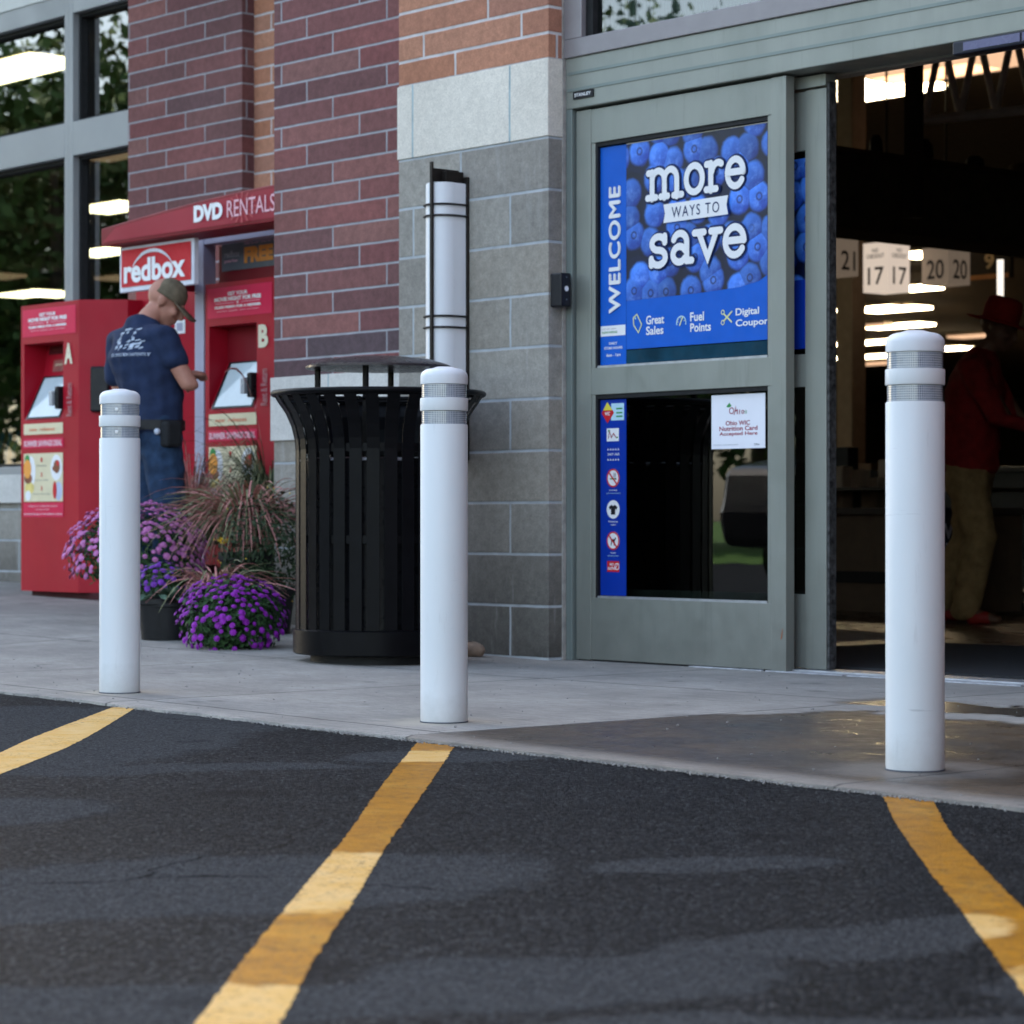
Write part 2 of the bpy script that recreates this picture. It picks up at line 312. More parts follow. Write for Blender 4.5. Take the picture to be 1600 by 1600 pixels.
def dirty_sage(name):
    k = NT(name); p = k.coord(); g = k.n('ShaderNodeSeparateXYZ'); k.l(p, g.inputs[0])
    a = k.mix(k.mapr(k.noise(k.scale(p, (1, 1, .22)), 5, 5, .6), .3, .7), (.235, .250, .222), (.288, .300, .270))
    st = k.mapr(k.noise(k.scale(p, (26, 26, 1.6)), 1, 5, .7), .58, .74, 0, .3); a = k.mix(st, a, (.12, .125, .115))
    lo = k.math('ADD', g.outputs[2], k.math('MULTIPLY', k.math('SUBTRACT', k.noise(p, 9, 5, .7), .5), .3)); a = k.mix(k.mapr(lo, .0, .42, .42, 0), a, (.12, .115, .105))
    a = k.mix(k.mapr(k.noise(p, 55, 5, .8), .66, .72, 0, .6), a, (.34, .35, .34)); k.l(a, k.b.inputs['Base Color'])
    k.b.inputs['Metallic'].default_value = .3; k.l(k.mapr(k.noise(p, 14, 5), .3, .7, .30, .52), k.b.inputs['Roughness']); return k.m
M_sage = dirty_sage('sage_grey_painted_aluminium')
M_sage2 = simple('sage_grey_aluminium_recess', (.20, .235, .225), .42, .3, .08, 0, 3)
M_winframe = simple('grey_window_aluminium', (.30, .31, .32), .42, .3, .06, 0, 2)
M_darkmetal = simple('black_rubber', (.012, .012, .013), .6, 0, .3, .1, 30)
M_scuff = simple('scuffed_black_edge', (.05, .05, .05), .7, 0, .95, .2, 55)
M_alum = simple('bare_aluminium', (.50, .51, .53), .35, .6, .2, .05, 20, stretch=(1, 8, 1))
M_white = simple('white_print', (.80, .80, .82), .4, 0, .02)
M_black = simple('black_print', (.012, .012, .015), .45, 0, .05)
M_blue = simple('blue_print', (.004, .105, .55), .35, 0, .05)
M_blue_d = simple('blue_print_deep', (.004, .035, .34), .35, 0, .05)
M_navy = simple('navy_print', (.006, .02, .10), .4, 0, .05)
M_redp = simple('red_print', (.55, .02, .03), .4, 0, .06)
M_crimson = simple('crimson_red_print', (.42, .012, .06), .4, 0, .06)
M_yel = simple('yellow_print', (.75, .62, .06), .4, 0, .05)
M_paleye = simple('pale_yellow_line', (.75, .75, .35), .4, 0, .05)
M_green = simple('green_print', (.05, .28, .08), .4, 0, .05)
M_maroon = simple('maroon_print', (.30, .02, .05), .4, 0, .05)
M_cyan = simple('pale_cyan_print', (.45, .68, .80), .4, 0, .05)
def mat_bollard():
    k = NT('white_polyethylene'); p = k.coord(); g = k.n('ShaderNodeSeparateXYZ'); k.l(p, g.inputs[0])
    a = k.mix(k.mapr(k.noise(k.scale(p, (1, 1, .3)), 9, 5), .3, .7), (.68, .71, .73), (.73, .75, .77))
    low = k.mapr(k.math('ADD', g.outputs[2], k.math('MULTIPLY', k.math('SUBTRACT', k.noise(p, 16, 5, .7), .5), .10)), .0, .09, .42, 0)
    a = k.mix(low, a, (.34, .31, .27)); a = k.mix(k.mapr(k.noise(k.scale(p, (22, 22, 3)), 1.6, 5, .75), .60, .72, 0, .22), a, (.42, .42, .42))
    a = k.mix(k.mapr(k.noise(k.scale(p, (5, 5, 60)), 1.2, 3, .6), .70, .74, 0, .35), a, (.30, .31, .33))
    k.l(a, k.b.inputs['Base Color']); k.b.inputs['Roughness'].default_value = .46; k.b.inputs['Specular IOR Level'].default_value = .35; return k.m
M_bollard = mat_bollard()
M_bcap = simple('white_polyethylene_cap', (.73, .76, .80), .42, 0, .03, .01, 14)
M_powder = simple('black_powder_coat', (.004, .004, .005), .36, 0, .25, 0, 20, spec=.10)
M_bronze = simple('dark_bronze', (.022, .018, .016), .4, .4, .2)
M_opal = simple('opal_acrylic', (.74, .76, .80), .35, 0, .015)
M_kred = simple('kiosk_red', (.37, .008, .022), .42, 0, .10, .02, 2, spec=.2)
M_kred2 = simple('kiosk_red_dark', (.20, .006, .014), .45, 0, .10, .0, 2)
M_kpink = simple('kiosk_pink_red_print', (.62, .012, .07), .4, 0, .05)
M_kpale = simple('kiosk_pale_pink_print', (.78, .45, .52), .4, 0, .05)
M_kcream = simple('kiosk_cream_print', (.70, .62, .42), .45, 0, .05)
M_lav = simple('lavender_grey_steel', (.40, .40, .52), .35, .2, .05)
M_slate = simple('slate_grey_print', (.13, .16, .18), .4, 0, .1)
M_orp = simple('orange_print', (.80, .33, .06), .4, 0, .08)
M_brownp = simple('brown_print', (.25, .09, .05), .4, 0, .3)
M_screen = simple('touch_screen_glass', (.22, .32, .38), .12, 0, .25, 0, 4, coat=1)
M_screenl = simple('touch_screen_lit', (.25, .33, .38), .15, 0, .2, 0, 4, coat=.6, emit=((.55, .75, .9), .05))
M_fascia = simple('pale_fascia_panel', (.68, .68, .66), .6, 0, .04)
M_caulk = simple('grey_caulk', (.34, .32, .30), .6, 0, .25, .1, 25)

# ------------------------------------------------------------------ mesh builder
def wloc(o):
    v = Vector((0, 0, 0))
    while o is not None: v += Vector(o.location); o = o.parent
    return v
class MB:
    def __init__(s): s.v = []; s.f = []; s.mi = []; s.mats = []; s.cur = 0; s.X = None
    def mat(s, m):
        if m not in s.mats: s.mats.append(m)
        s.cur = s.mats.index(m); return s
    def add(s, vs, fs):
        n = len(s.v)
        for p in vs:
            p = Vector(p)
            if s.X is not None: p = s.X @ p
            s.v.append(p)
        for f in fs: s.f.append([i+n for i in f]); s.mi.append(s.cur)
        return s
    def box(s, x0, x1, y0, y1, z0, z1):
        x0, x1 = min(x0, x1), max(x0, x1); y0, y1 = min(y0, y1), max(y0, y1); z0, z1 = min(z0, z1), max(z0, z1)
        return s.add([(x0, y0, z0), (x1, y0, z0), (x1, y1, z0), (x0, y1, z0), (x0, y0, z1), (x1, y0, z1), (x1, y1, z1), (x0, y1, z1)],
                     [(3, 2, 1, 0), (4, 5, 6, 7), (0, 1, 5, 4), (1, 2, 6, 5), (2, 3, 7, 6), (3, 0, 4, 7)])
    def prism(s, poly, lo, hi, axis='z'):
        n = len(poly)
        def P(a, b, c):
            return {'z': (a, b, c), 'y': (a, c, b), 'x': (c, a, b)}[axis]
        vs = [P(a, b, lo) for a, b in poly]+[P(a, b, hi) for a, b in poly]
        fs = [list(range(n))[::-1], list(range(n, 2*n))]+[(i, (i+1) % n, n+(i+1) % n, n+i) for i in range(n)]
        return s.add(vs, fs)
    def lathe(s, prof, c=(0, 0, 0), seg=40, a0=0, a1=2*math.pi, capped=True):
        full = abs(a1-a0-2*math.pi) < 1e-6; n = seg if full else seg+1; vs = []
        for r, z in prof:
            for i in range(n):
                a = a0+(a1-a0)*i/seg; vs.append((c[0]+r*math.cos(a), c[1]+r*math.sin(a), c[2]+z))
        fs = []
        for j in range(len(prof)-1):
            for i in range(seg):
                k = (i+1) % n; fs.append((j*n+i, j*n+k, (j+1)*n+k, (j+1)*n+i))
        if capped and full:
            fs.append(list(range(n))[::-1]); fs.append([len(prof)*n-n+i for i in range(n)])
        return s.add(vs, fs)
    def tube(s, pts, r, seg=8, closed=False, radii=None):
        pts = [Vector(p) for p in pts]; n = len(pts); vs = []; fs = []; up = None
        for i, p in enumerate(pts):
            a = pts[(i-1) % n] if (i > 0 or closed) else p; b = pts[(i+1) % n] if (i < n-1 or closed) else p
            d = (b-a).normalized()
            if up is None: up = Vector((0, 0, 1)) if abs(d.z) < .9 else Vector((1, 0, 0))
            x = d.cross(up)
            if x.length < 1e-5: x = d.cross(Vector((1, 0, 0)))
            x.normalize(); y = x.cross(d).normalized(); up = y
            rr = radii[i] if radii else r
            for k in range(seg):
                q = 2*math.pi*k/seg; vs.append(p+(x*math.cos(q)+y*math.sin(q))*rr)
        m = n if closed else n-1
        for i in range(m):
            for k in range(seg):
                j = (i+1) % n; fs.append((i*seg+k, i*seg+(k+1) % seg, j*seg+(k+1) % seg, j*seg+k))
        if not closed: fs.append([k for k in range(seg)][::-1]); fs.append([(n-1)*seg+k for k in range(seg)])
        return s.add(vs, fs)
    def ell(s, c, r, seg=14, rings=9, rot=None):
        c = Vector(c); r = (r, r, r) if isinstance(r, (int, float)) else r; vs = []; fs = []
        for j in range(rings+1):
            th = math.pi*j/rings
            for i in range(seg):
                ph = 2*math.pi*i/seg; p = Vector((r[0]*math.sin(th)*math.cos(ph), r[1]*math.sin(th)*math.sin(ph), r[2]*math.cos(th)))
                if rot is not None: p = rot @ p
                vs.append(c+p)
        for j in range(rings):
            for i in range(seg): fs.append((j*seg+i, (j+1)*seg+i, (j+1)*seg+(i+1) % seg, j*seg+(i+1) % seg))
        return s.add(vs, fs)
    def build(s, name, m=None, parent=None, smooth=False, bevel=0, weld=False):
        me = bpy.data.meshes.new(name); off = wloc(parent) if parent is not None else Vector((0, 0, 0))
        me.from_pydata([tuple(p-off) for p in s.v], [], s.f)
        mats = s.mats if (s.mats and m is None) else [m]
        for q in mats: me.materials.append(q)
        if m is None:
            for p_, i in zip(me.polygons, s.mi): p_.material_index = i
        me.validate(); me.update()
        if weld or smooth or bevel:
            bm = bmesh.new(); bm.from_mesh(me)
            if weld: bmesh.ops.remove_doubles(bm, verts=bm.verts, dist=1e-5)
            bmesh.ops.recalc_face_normals(bm, faces=bm.faces); bm.to_mesh(me); bm.free()
        o = bpy.data.objects.new(name, me); COL.objects.link(o)
        if parent is not None: o.parent = parent
        if smooth:
            for p_ in me.polygons: p_.use_smooth = True
            if smooth != 'all':
                md = o.modifiers.new('edges', 'EDGE_SPLIT'); md.split_angle = R(38)
        if bevel:
            md = o.modifiers.new('bevel', 'BEVEL'); md.width = bevel; md.segments = 2; md.limit_method = 'ANGLE'; md.angle_limit = R(40)
        return o
def thing(name, label, cat, loc=(0, 0, 0), group=None):
    o = bpy.data.objects.new(name, None); COL.objects.link(o); o.location = loc; o.empty_display_size = .1
    o['label'] = label; o['category'] = cat
    if group: o['group'] = group
    return o
def tag(o, label, cat, group=None):
    o['label'] = label; o['category'] = cat
    if group: o['group'] = group
    return o
def copy_thing(o, loc, label=None):
    m = {}
    def rec(a, par):
        c = a.copy(); COL.objects.link(c); c.parent = par
        for ch in list(a.children): rec(ch, c)
        return c
    r = rec(o, None); r.location = loc
    if label: r['label'] = label
    return r

# ------------------------------------------------------------------ lettering (becomes flat mesh in the part that carries it)
_tc = {}
def glyphs(text, bold=0.0, spacing=1.0):
    key = (text, bold, spacing)
    if key in _tc: return _tc[key]
    cu = bpy.data.curves.new('t', 'FONT'); cu.body = text; cu.size = 1; cu.offset = bold; cu.space_character = spacing
    cu.fill_mode = 'FRONT'; cu.resolution_u = 4
    o = bpy.data.objects.new('t', cu); COL.objects.link(o); bpy.context.view_layer.update()
    me = o.evaluated_get(bpy.context.evaluated_depsgraph_get()).to_mesh()
    vs = [v.co.copy() for v in me.vertices]; fs = [list(p.vertices) for p in me.polygons]
    bpy.data.objects.remove(o); bpy.data.curves.remove(cu)
    x0 = min(v.x for v in vs); x1 = max(v.x for v in vs); y0 = min(v.y for v in vs); y1 = max(v.y for v in vs)
    _tc[key] = (vs, fs, x0, x1, y0, y1); return _tc[key]
class Dec:
    """flat print on a plane: origin o, axes u (right) and v (up), normal n; d = tiny lift"""
    def __init__(s, mb, o, u, v): s.mb = mb; s.o = Vector(o); s.u = Vector(u).normalized(); s.v = Vector(v).normalized(); s.n = s.u.cross(s.v); s.d = .001
    def P(s, a, b, d=None): return s.o+s.u*a+s.v*b+s.n*(s.d if d is None else d)*1.6
    def poly(s, pts, m, d=None):
        s.mb.mat(m).add([s.P(a, b, d) for a, b in pts], [list(range(len(pts)))])
    def rect(s, a0, a1, b0, b1, m, d=None): s.poly([(a0, b0), (a1, b0), (a1, b1), (a0, b1)], m, d)
    def disc(s, a, b, r, m, d=None, ry=None, n=28, start=0, end=360):
        ry = ry or r; s.poly([(a+r*math.cos(R(start+(end-start)*i/n)), b+ry*math.sin(R(start+(end-start)*i/n))) for i in range(n if end-start == 360 else n+1)], m, d)
    def ring(s, a, b, r0, r1, m, d=None, n=32, a0=0, a1=360):
        vs = []; fs = []
        for i in range(n+1):
            q = R(a0+(a1-a0)*i/n)
            vs += [s.P(a+r0*math.cos(q), b+r0*math.sin(q), d), s.P(a+r1*math.cos(q), b+r1*math.sin(q), d)]
        for i in range(n): fs.append((2*i, 2*i+1, 2*i+3, 2*i+2))
        s.mb.mat(m).add(vs, fs)
    def line(s, pts, w, m, d=None, round_=True):
        """one continuous mitred ribbon with rounded ends; every stroke lies a hair above the last"""
        s.k = (getattr(s, 'k', 0)+1) % 7; d = (s.d if d is None else d)+.00035*s.k; n = len(pts); L = []; Rr = []
        closed = n > 3 and math.hypot(pts[0][0]-pts[-1][0], pts[0][1]-pts[-1][1]) < 1e-6
        def dr(p, q): l = math.hypot(q[0]-p[0], q[1]-p[1]) or 1e-9; return ((q[0]-p[0])/l, (q[1]-p[1])/l)
        for i, p in enumerate(pts):
            a = dr(pts[i-1], p) if i > 0 else (dr(pts[-2], p) if closed else dr(p, pts[1])); b = dr(p, pts[i+1]) if i < n-1 else (dr(p, pts[1]) if closed else a)
            mx, my = a[0]+b[0], a[1]+b[1]; l = math.hypot(mx, my) or 1e-9; mx, my = mx/l, my/l; c = max(.5, mx*a[0]+my*a[1])
            L.append((p[0]-my*w/2/c, p[1]+mx*w/2/c)); Rr.append((p[0]+my*w/2/c, p[1]-mx*w/2/c))
        vs = [s.P(x, y, d) for x, y in L]+[s.P(x, y, d) for x, y in Rr]; fs = [(n+i, n+i+1, i+1, i) for i in range(n-1)]
        s.mb.mat(m).add(vs, fs)
        if round_ and not closed:
            for p, q in ((pts[0], pts[1]), (pts[-1], pts[-2])):
                a = math.degrees(math.atan2(p[1]-q[1], p[0]-q[0])); s.disc(p[0], p[1], w/2*.999, m, d, n=10, start=a-90, end=a+90)
    def text(s, t, a0, a1, b0, b1, m, bold=0, d=None, rot90=False, spacing=1.0):
        """fit text into the box a0..a1 x b0..b1"""
        vs, fs, x0, x1, y0, y1 = glyphs(t, bold, spacing); out = []
        for v in vs:
            fx = (v.x-x0)/(x1-x0); fy = (v.y-y0)/(y1-y0)
            if rot90: out.append(s.P(a1+(a0-a1)*fy, b0+(b1-b0)*fx, d))
            else: out.append(s.P(a0+(a1-a0)*fx, b0+(b1-b0)*fy, d))
        s.mb.mat(m).add(out, fs)
def XZ(mb, x, y, z): return Dec(mb, (x, y, z), (1, 0, 0), (0, 0, 1))     # faces -Y

# ================================================================== GROUND
def kerb_y(x): return 3.85-.0651*x
def ground():
    b = MB(); xs = [-400, -120, -40, -12]+[-12+i*.25 for i in range(1, 49)]+[10, 40, 200]
    # asphalt: large sheet, the kerb line cuts it
    b.add([(-450, -450, -.012), (250, -450, -.012), (250, 6.0, -.012), (-450, 6.0, -.012)], [(0, 1, 2, 3)])
    road = b.build('parking_lot', M_asphalt); road['kind'] = 'structure'
    s = MB(); xs = [-120, -60, -40, -30, -22, -18, -16, -15, -14, -13, -12, -11, -10, -9.5, -9, -8.5]
    x = -8.0
    while x < -2.5: xs.append(x); x += .035
    xs += [-2, 0, 3, 10, 60]
    ys = [0, .02, .15, .5, .9, 1.3, 1.7, 2.1, 2.5, 3.0, 3.6, 5.2]
    vs = []; n = len(ys)+1
    for x in xs:
        k0 = kerb_y(x)+(rnd.uniform(-.006, .006)+.006*math.sin(x*7)+.004*math.sin(x*19) if -8 < x < -2.5 else 0)
        vs.append((x, k0-.004, -.03))
        for j, dy in enumerate(ys):
            y = k0+dy; z = ground_z(x, y)-(.004 if j == 0 else 0); vs.append((x, y, z))
    fs = []
    for i in range(len(xs)-1):
        for j in range(n-1): fs.append((i*n+j, (i+1)*n+j, (i+1)*n+j+1, i*n+j+1))
    s.add(vs, fs); o = s.build('pavement', M_conc, smooth=True); o['kind'] = 'structure'
    # crumbled pale mortar between asphalt and slab
    c = MB(); r = random.Random(3)
    for i in range(900):
        x = r.uniform(-5.9, -3.2) if i < 640 else r.uniform(-8.2, -2.9); y = kerb_y(x)+r.gauss(-.012, .009); q = r.uniform(.0012, .0042)
        rot = Matrix.Rotation(r.uniform(0, 6), 3, 'Z') @ Matrix.Rotation(r.uniform(0, 3), 3, 'X')
        pts = [rot @ Vector(p)*q for p in ((1, .6, 0), (-.9, .8, .1), (-.6, -1, 0), (.8, -.7, .2), (.1, 0, .9), (0, 0, -.7))]
        c.add([Vector((x, y, -.009))+p for p in pts], [(0, 1, 4), (1, 2, 4), (2, 3, 4), (3, 0, 4), (1, 0, 5), (2, 1, 5), (3, 2, 5), (0, 3, 5)])
    for i in range(260):      # grit lying on the slab
        if False: a_ = r.uniform(0, 1); x = r.uniform(-8, -1.5); y = r.uniform(1.2, kerb_y(x)-.05); z = -.011
        else: x = r.uniform(-9, -2.5); y = r.uniform(kerb_y(x)+.03, 6.8); z = ground_z(x, y)+.001
        q = r.uniform(.0012, .0034) if r.random() < .9 else r.uniform(.003, .006); rot = Matrix.Rotation(r.uniform(0, 6), 3, 'Z') @ Matrix.Rotation(r.uniform(0, 3), 3, 'X')
        pts = [rot @ Vector(p)*q for p in ((1, .6, 0), (-.9, .8, .1), (-.6, -1, 0), (.8, -.7, .2), (.1, 0, .9), (0, 0, -.7))]
        c.add([Vector((x, y, z))+p for p in pts], [(0, 1, 4), (1, 2, 4), (2, 3, 4), (3, 0, 4), (1, 0, 5), (2, 1, 5), (3, 2, 5), (0, 3, 5)])
    o = c.build('rubble', simple('crumbled_mortar', (.27, .26, .25), .9, 0, .35, .1, 60)); o['kind'] = 'stuff'
    # painted stripes
    def stripe(L, Rr):
        b = MB(); r = random.Random(len(L)*7+int(L[0][0])); A = []; B = []
        def resample(P):
            W_ = [onZ(x, y, -.0108) for x, y in P]; W_ = [W_[0]*2-W_[1]]+W_+[W_[-1]*2-W_[-2]]; out = []
            for i in range(1, len(W_)-2):
                p0, p1, p2, p3 = W_[i-1:i+3]; m = max(2, int((p2-p1).length/.012))
                for j in range(m):
                    t = j/m; out.append(.5*((2*p1)+(p2-p0)*t+(2*p0-5*p1+4*p2-p3)*t*t+(3*p1-p0-3*p2+p3)*t**3))
            out.append(W_[-2]); return out
        a, bb = resample(L), resample(Rr); N = 260
        for i in range(N):
            t = i/(N-1); pa = a[int(t*(len(a)-1))].copy(); pb = bb[int(t*(len(bb)-1))].copy(); d = (pb-pa).normalized()
            pa += d*r.gauss(0, .0013); pb += d*r.gauss(0, .0013); pa.z = pb.z = -.0108; A.append(pa); B.append(pb)
        b.add(A+B, [(i, i+N, i+N+1, i+1) for i in range(N-1)])
        return b.build('painted_stripe', M_paint, road)
    stripe([(176, 1105), (60, 1149), (0, 1176), (-120, 1230), (-300, 1330)], [(214, 1105), (120, 1160), (0, 1210), (-60, 1240), (-220, 1340)])
    stripe([(652, 1159), (600, 1222), (545, 1300), (480, 1378), (400, 1475), (305, 1600), (200, 1750)], [(714, 1160), (664, 1235), (610, 1312), (560, 1395), (500, 1485), (440, 1595), (350, 1750)])
    stripe([(1380, 1244), (1402, 1290), (1452, 1360), (1500, 1420), (1560, 1500), (1640, 1600), (1760, 1750)], [(1456, 1246), (1485, 1300), (1525, 1344), (1575, 1395), (1620, 1440), (1730, 1570), (1900, 1750)])
ground()

# ================================================================== STORE BUILDING
YC, XC = 6.844, -7.575              # entrance column: front face, right face
YD = 6.95                            # sliding leaf plane
YP, YL, YW = 7.47, 8.80, 9.00        # near brick pier, far brick pier, window wall
xcl = onY(623, YC).x; xpl = onY(428, YP).x; xll = onY(200, YL).x; xlr = onY(378, YL).x
bld = thing('store_building', 'supermarket front of purple and orange brick piers over grey block', 'building', (XC, 9, 0))
TOP = 7.2
def wallbox(name, m, x0, x1, y0, y1, z0, z1, par=bld, bev=.003):
    return MB().box(x0, x1, y0, y1, z0, z1).build(name, m, par, bevel=bev)
# entrance column
colm = wallbox('block_column', M_block, xcl, XC, YC, 7.60, -.05, 2.05)
wallbox('stone_band', M_cream, xcl-.004, XC+.004, YC-.006, 7.60, 2.05, 2.353, colm)
wallbox('orange_brick_column', M_orange, xcl, XC, YC, 7.60, 2.353, TOP)
MB().box(XC, XC+.006, 6.915, 6.932, 0, 3.2).build('caulk_joint', M_caulk, bld)
# near purple pier
lowp = wallbox('block_base', M_block, xpl, xcl+.2, YP, 9.2, -.05, .93)
wallbox('stone_band', M_cream2, xpl-.01, xcl+.2, YP-.015, 9.2, .93, 1.235, lowp)
wallbox('purple_brick_pier', M_purple, xpl, xcl+.2, YP, 9.2, 1.235, TOP)
# recessed orange wall
wallbox('block_base', M_block, xlr-.02, xpl, YL+.09, 9.2, -.05, .93)
wallbox('stone_band', M_cream2, xlr-.02, xpl, YL+.08, 9.2, .93, 1.235)
wallbox('orange_brick_wall', M_orange, xlr-.02, xpl, YL+.087, 9.2, 1.235, TOP)
# far purple pier
wallbox('block_base', M_block, xll, xlr, YL, 9.2, -.05, .93)
wallbox('purple_brick_pier', M_purple2, xll, xlr, YL, 9.2, .93, TOP)
# low wall below the shop windows
wb = wallbox('block_base', M_block, -40, xll, YW-.10, 9.2, -.05, .66)
wallbox('stone_sill', M_cream2, -40, xll, YW-.14, 9.2, .66, .845, wb)
wallbox('fascia', M_fascia, -40, xll, YW-.06, 9.2, 3.93, TOP)
# shop windows
def shop_window(xs, label=None):
    x0, x1 = xs
    w = MB(); z0, zt0, zt1, z1 = .90, 2.885, 3.105, 3.80
    xm0 = onY(93, YW-.05).x; fw = .05
    for (a, b_) in ((x0, x0+fw), (x1-fw, x1)): w.box(a, b_, YW-.05, YW+.08, .845, 3.93)
    w.box(x0+fw, x1-fw, YW-.05, YW+.08, .845, z0); w.box(x0+fw, x1-fw, YW-.05, YW+.08, zt0, zt1); w.box(x0+fw, x1-fw, YW-.05, YW+.08, z1, 3.93)
    o = w.build('window', M_winframe, bld, bevel=.004)
    i = MB()
    for (za, zb) in ((z0, zt0), (zt1, z1)):
        i.box(x0+fw, x0+fw+.022, YW, YW+.05, za, zb).box(x1-fw-.022, x1-fw, YW, YW+.05, za, zb).box(x0+fw+.022, x1-fw-.022, YW, YW+.05, zb-.022, zb).box(x0+fw+.022, x1-fw-.022, YW, YW+.05, za, za+.022)
    i.build('gasket', M_darkmetal, o)
    for (za, zb) in ((z0, zt0), (zt1, z1)):
        MB().box(x0+fw, x1-fw, YW+.052, YW+.060, za, zb).build('pane', M_glass, o)
    return o
m0 = onY(93, YW-.05).x; m1 = onY(121, YW-.05).x
shop_window(((m0+m1)/2+.001, xll)); w0 = (m0+m1)/2
for i in range(4): shop_window((w0-1.75*(i+1)+.001, w0-1.75*i))
# door header, jamb, transom window
XR = -3.35
hd = MB().box(XC+.006, XR, YD-.02, 7.10, 2.158, 2.358).build('door_header', M_sage, bld, bevel=.004)
g = MB()
for z in (2.225, 2.29): g.box(XC+.02, XR, YD-.0235, YD-.019, z, z+.012)
g.build('groove_trim', M_sage2, hd)
lb = MB(); x0 = onY(897, YD-.02).x; x1 = onY(928, YD-.02).x
lb.mat(M_black).box(x0, x1, YD-.026, YD-.0195, 2.192, 2.222)
d = XZ(lb, x0, YD-.0262, 2.192); d.text('STANLEY', .010, x1-x0-.010, .009, .022, M_white, .02); lb.build('maker_plate', None, hd)
MB().box(XC+.006, XC+.040, 6.932, 7.10, 0, 2.158).build('door_jamb', M_sage2, bld, bevel=.002)
tw = MB(); zt = 2.358
tw.box(XC+.006, XR, YD-.03, 7.10, zt, 2.43).box(XC+.006, onY(917, YD).x, YD-.03, 7.10, 2.43, 3.4).box(onY(1208, YD).x, onY(1240, YD).x, YD-.03, 7.10, 2.43, 3.4).box(XC+.006, XR, YD-.03, 7.1, 3.4, 3.5)
tr = tw.build('transom_window', simple('pinkish_grey_aluminium', (.27, .25, .26), .4, .3, .06), bld, bevel=.003)
MB().box(onY(917, YD).x, onY(928, YD).x, YD-.005, YD+.03, 2.43, 3.4).build('gasket', M_darkmetal, tr)
MB().box(onY(926, YD).x, onY(1208, YD).x, YD+.02, YD+.028, 2.43, 3.4).build('pane', M_glass, tr)
MB().box(onY(1240, YD).x, XR, YD+.02, YD+.028, 2.43, 3.4).build('pane', M_glass, tr)
# pale roller blind behind the transom glass
bl = MB(); 
for i in range(44):
    xx = onY(926, YD).x+.02*i; bl.box(xx, xx+.012, YD+.10, YD+.108, 2.44, 3.38)
bl.box(onY(926, YD).x, onY(1208, YD).x, YD+.112, YD+.118, 2.44, 3.38); bl.build('blind', simple('white_blind_fabric', (.78, .8, .85), .8, 0, .05), tr)
wallbox('orange_brick_wall', M_orange, XC, XR, YD-.05, 7.3, 3.5, TOP)
# added light-blocking wing, wall right of the entrance, shell of the shop
wallbox('purple_brick_pier', M_purple, -.85, 5, 2.0, 6.84, -.05, TOP); wallbox('block_column', M_block, XR, XR+1.1, YC, 7.6, -.05, 2.05); wallbox('purple_brick_pier', M_purple, XR, 12, YC+.01, 7.7, 2.05, TOP); wallbox('block_base', M_block, XR+1.1, 12, YC+.02, 7.6, -.05, 2.05)  # first pier is unseen, put there to shut out sky from the right
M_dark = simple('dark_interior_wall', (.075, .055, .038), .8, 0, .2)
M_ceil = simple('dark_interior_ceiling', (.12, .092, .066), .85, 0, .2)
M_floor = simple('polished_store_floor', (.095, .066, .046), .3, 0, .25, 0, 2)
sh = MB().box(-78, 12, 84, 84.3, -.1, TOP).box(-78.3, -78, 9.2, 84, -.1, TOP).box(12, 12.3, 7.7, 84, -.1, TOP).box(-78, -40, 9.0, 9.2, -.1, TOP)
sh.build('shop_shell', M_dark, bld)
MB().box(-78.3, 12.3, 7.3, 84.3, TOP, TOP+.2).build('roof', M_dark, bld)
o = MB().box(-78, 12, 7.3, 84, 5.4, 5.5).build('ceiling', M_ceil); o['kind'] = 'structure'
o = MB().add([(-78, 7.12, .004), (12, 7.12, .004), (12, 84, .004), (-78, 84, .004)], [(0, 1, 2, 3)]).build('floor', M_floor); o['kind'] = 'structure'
mt = MB().box(-7.4, XR, 7.16, 8.9, .006, .016).build('door_mat', simple('charcoal_mat', (.03, .031, .034), .95, 0, .3, .5, 60)); tag(mt, 'charcoal entrance mat just inside the open doorway', 'mat')
th = MB().box(-6.9, XR, 6.985, 7.12, -.02, .010).box(-7.53, -6.9, 7.0, 7.12, -.02, .006).build('threshold', M_alum, bld, bevel=.002)
tb = MB(); 
for i in range(9): tb.box(-6.9+.39*i, -6.9+.39*i+.37, 6.94, 6.983, -.02, .004)
tb.build('threshold_ramp', simple('worn_pale_concrete', (.42, .43, .46), .8, 0, .35, .3, 25), bld)

# ================================================================== SLIDING DOOR
XA = onY(900.5, YD).x; XB = onY(1228, YD).x
door = thing('sliding_door', 'sage grey sliding door leaf with blueberry poster in its upper pane', 'sliding door', ((XA+XB)/2, YD, 0))
ZB, ZT = .004, 2.150
gx0 = onY(929, YD).x; gx1 = onY(1198, YD).x
def zl(px, py): return onY(px, YD, py).z
uz1, uz0 = zl(929, 223), zl(929, 575); lz1, lz0 = zl(929, 617), zl(929, 934)
fr = MB()
fr.box(XA, gx0-.022, YD, YD+.045, ZB, ZT).box(gx1+.022, XB, YD, YD+.045, ZB, ZT)
fr.box(gx0-.022, gx1+.022, YD+.0015, YD+.0435, uz1, ZT-.002).box(gx0-.022, gx1+.022, YD+.0015, YD+.0435, lz1, uz0).box(gx0-.022, gx1+.022, YD+.0015, YD+.0435, ZB+.002, lz0)
for (a, b_) in ((uz0, uz1), (lz0, lz1)): fr.box(gx0-.022, gx0-.001, YD+.004, YD+.04, a, b_).box(gx1+.001, gx1+.022, YD+.004, YD+.04, a, b_)
fr.build('door_frame', M_sage, door, bevel=.0018)
gs = MB()
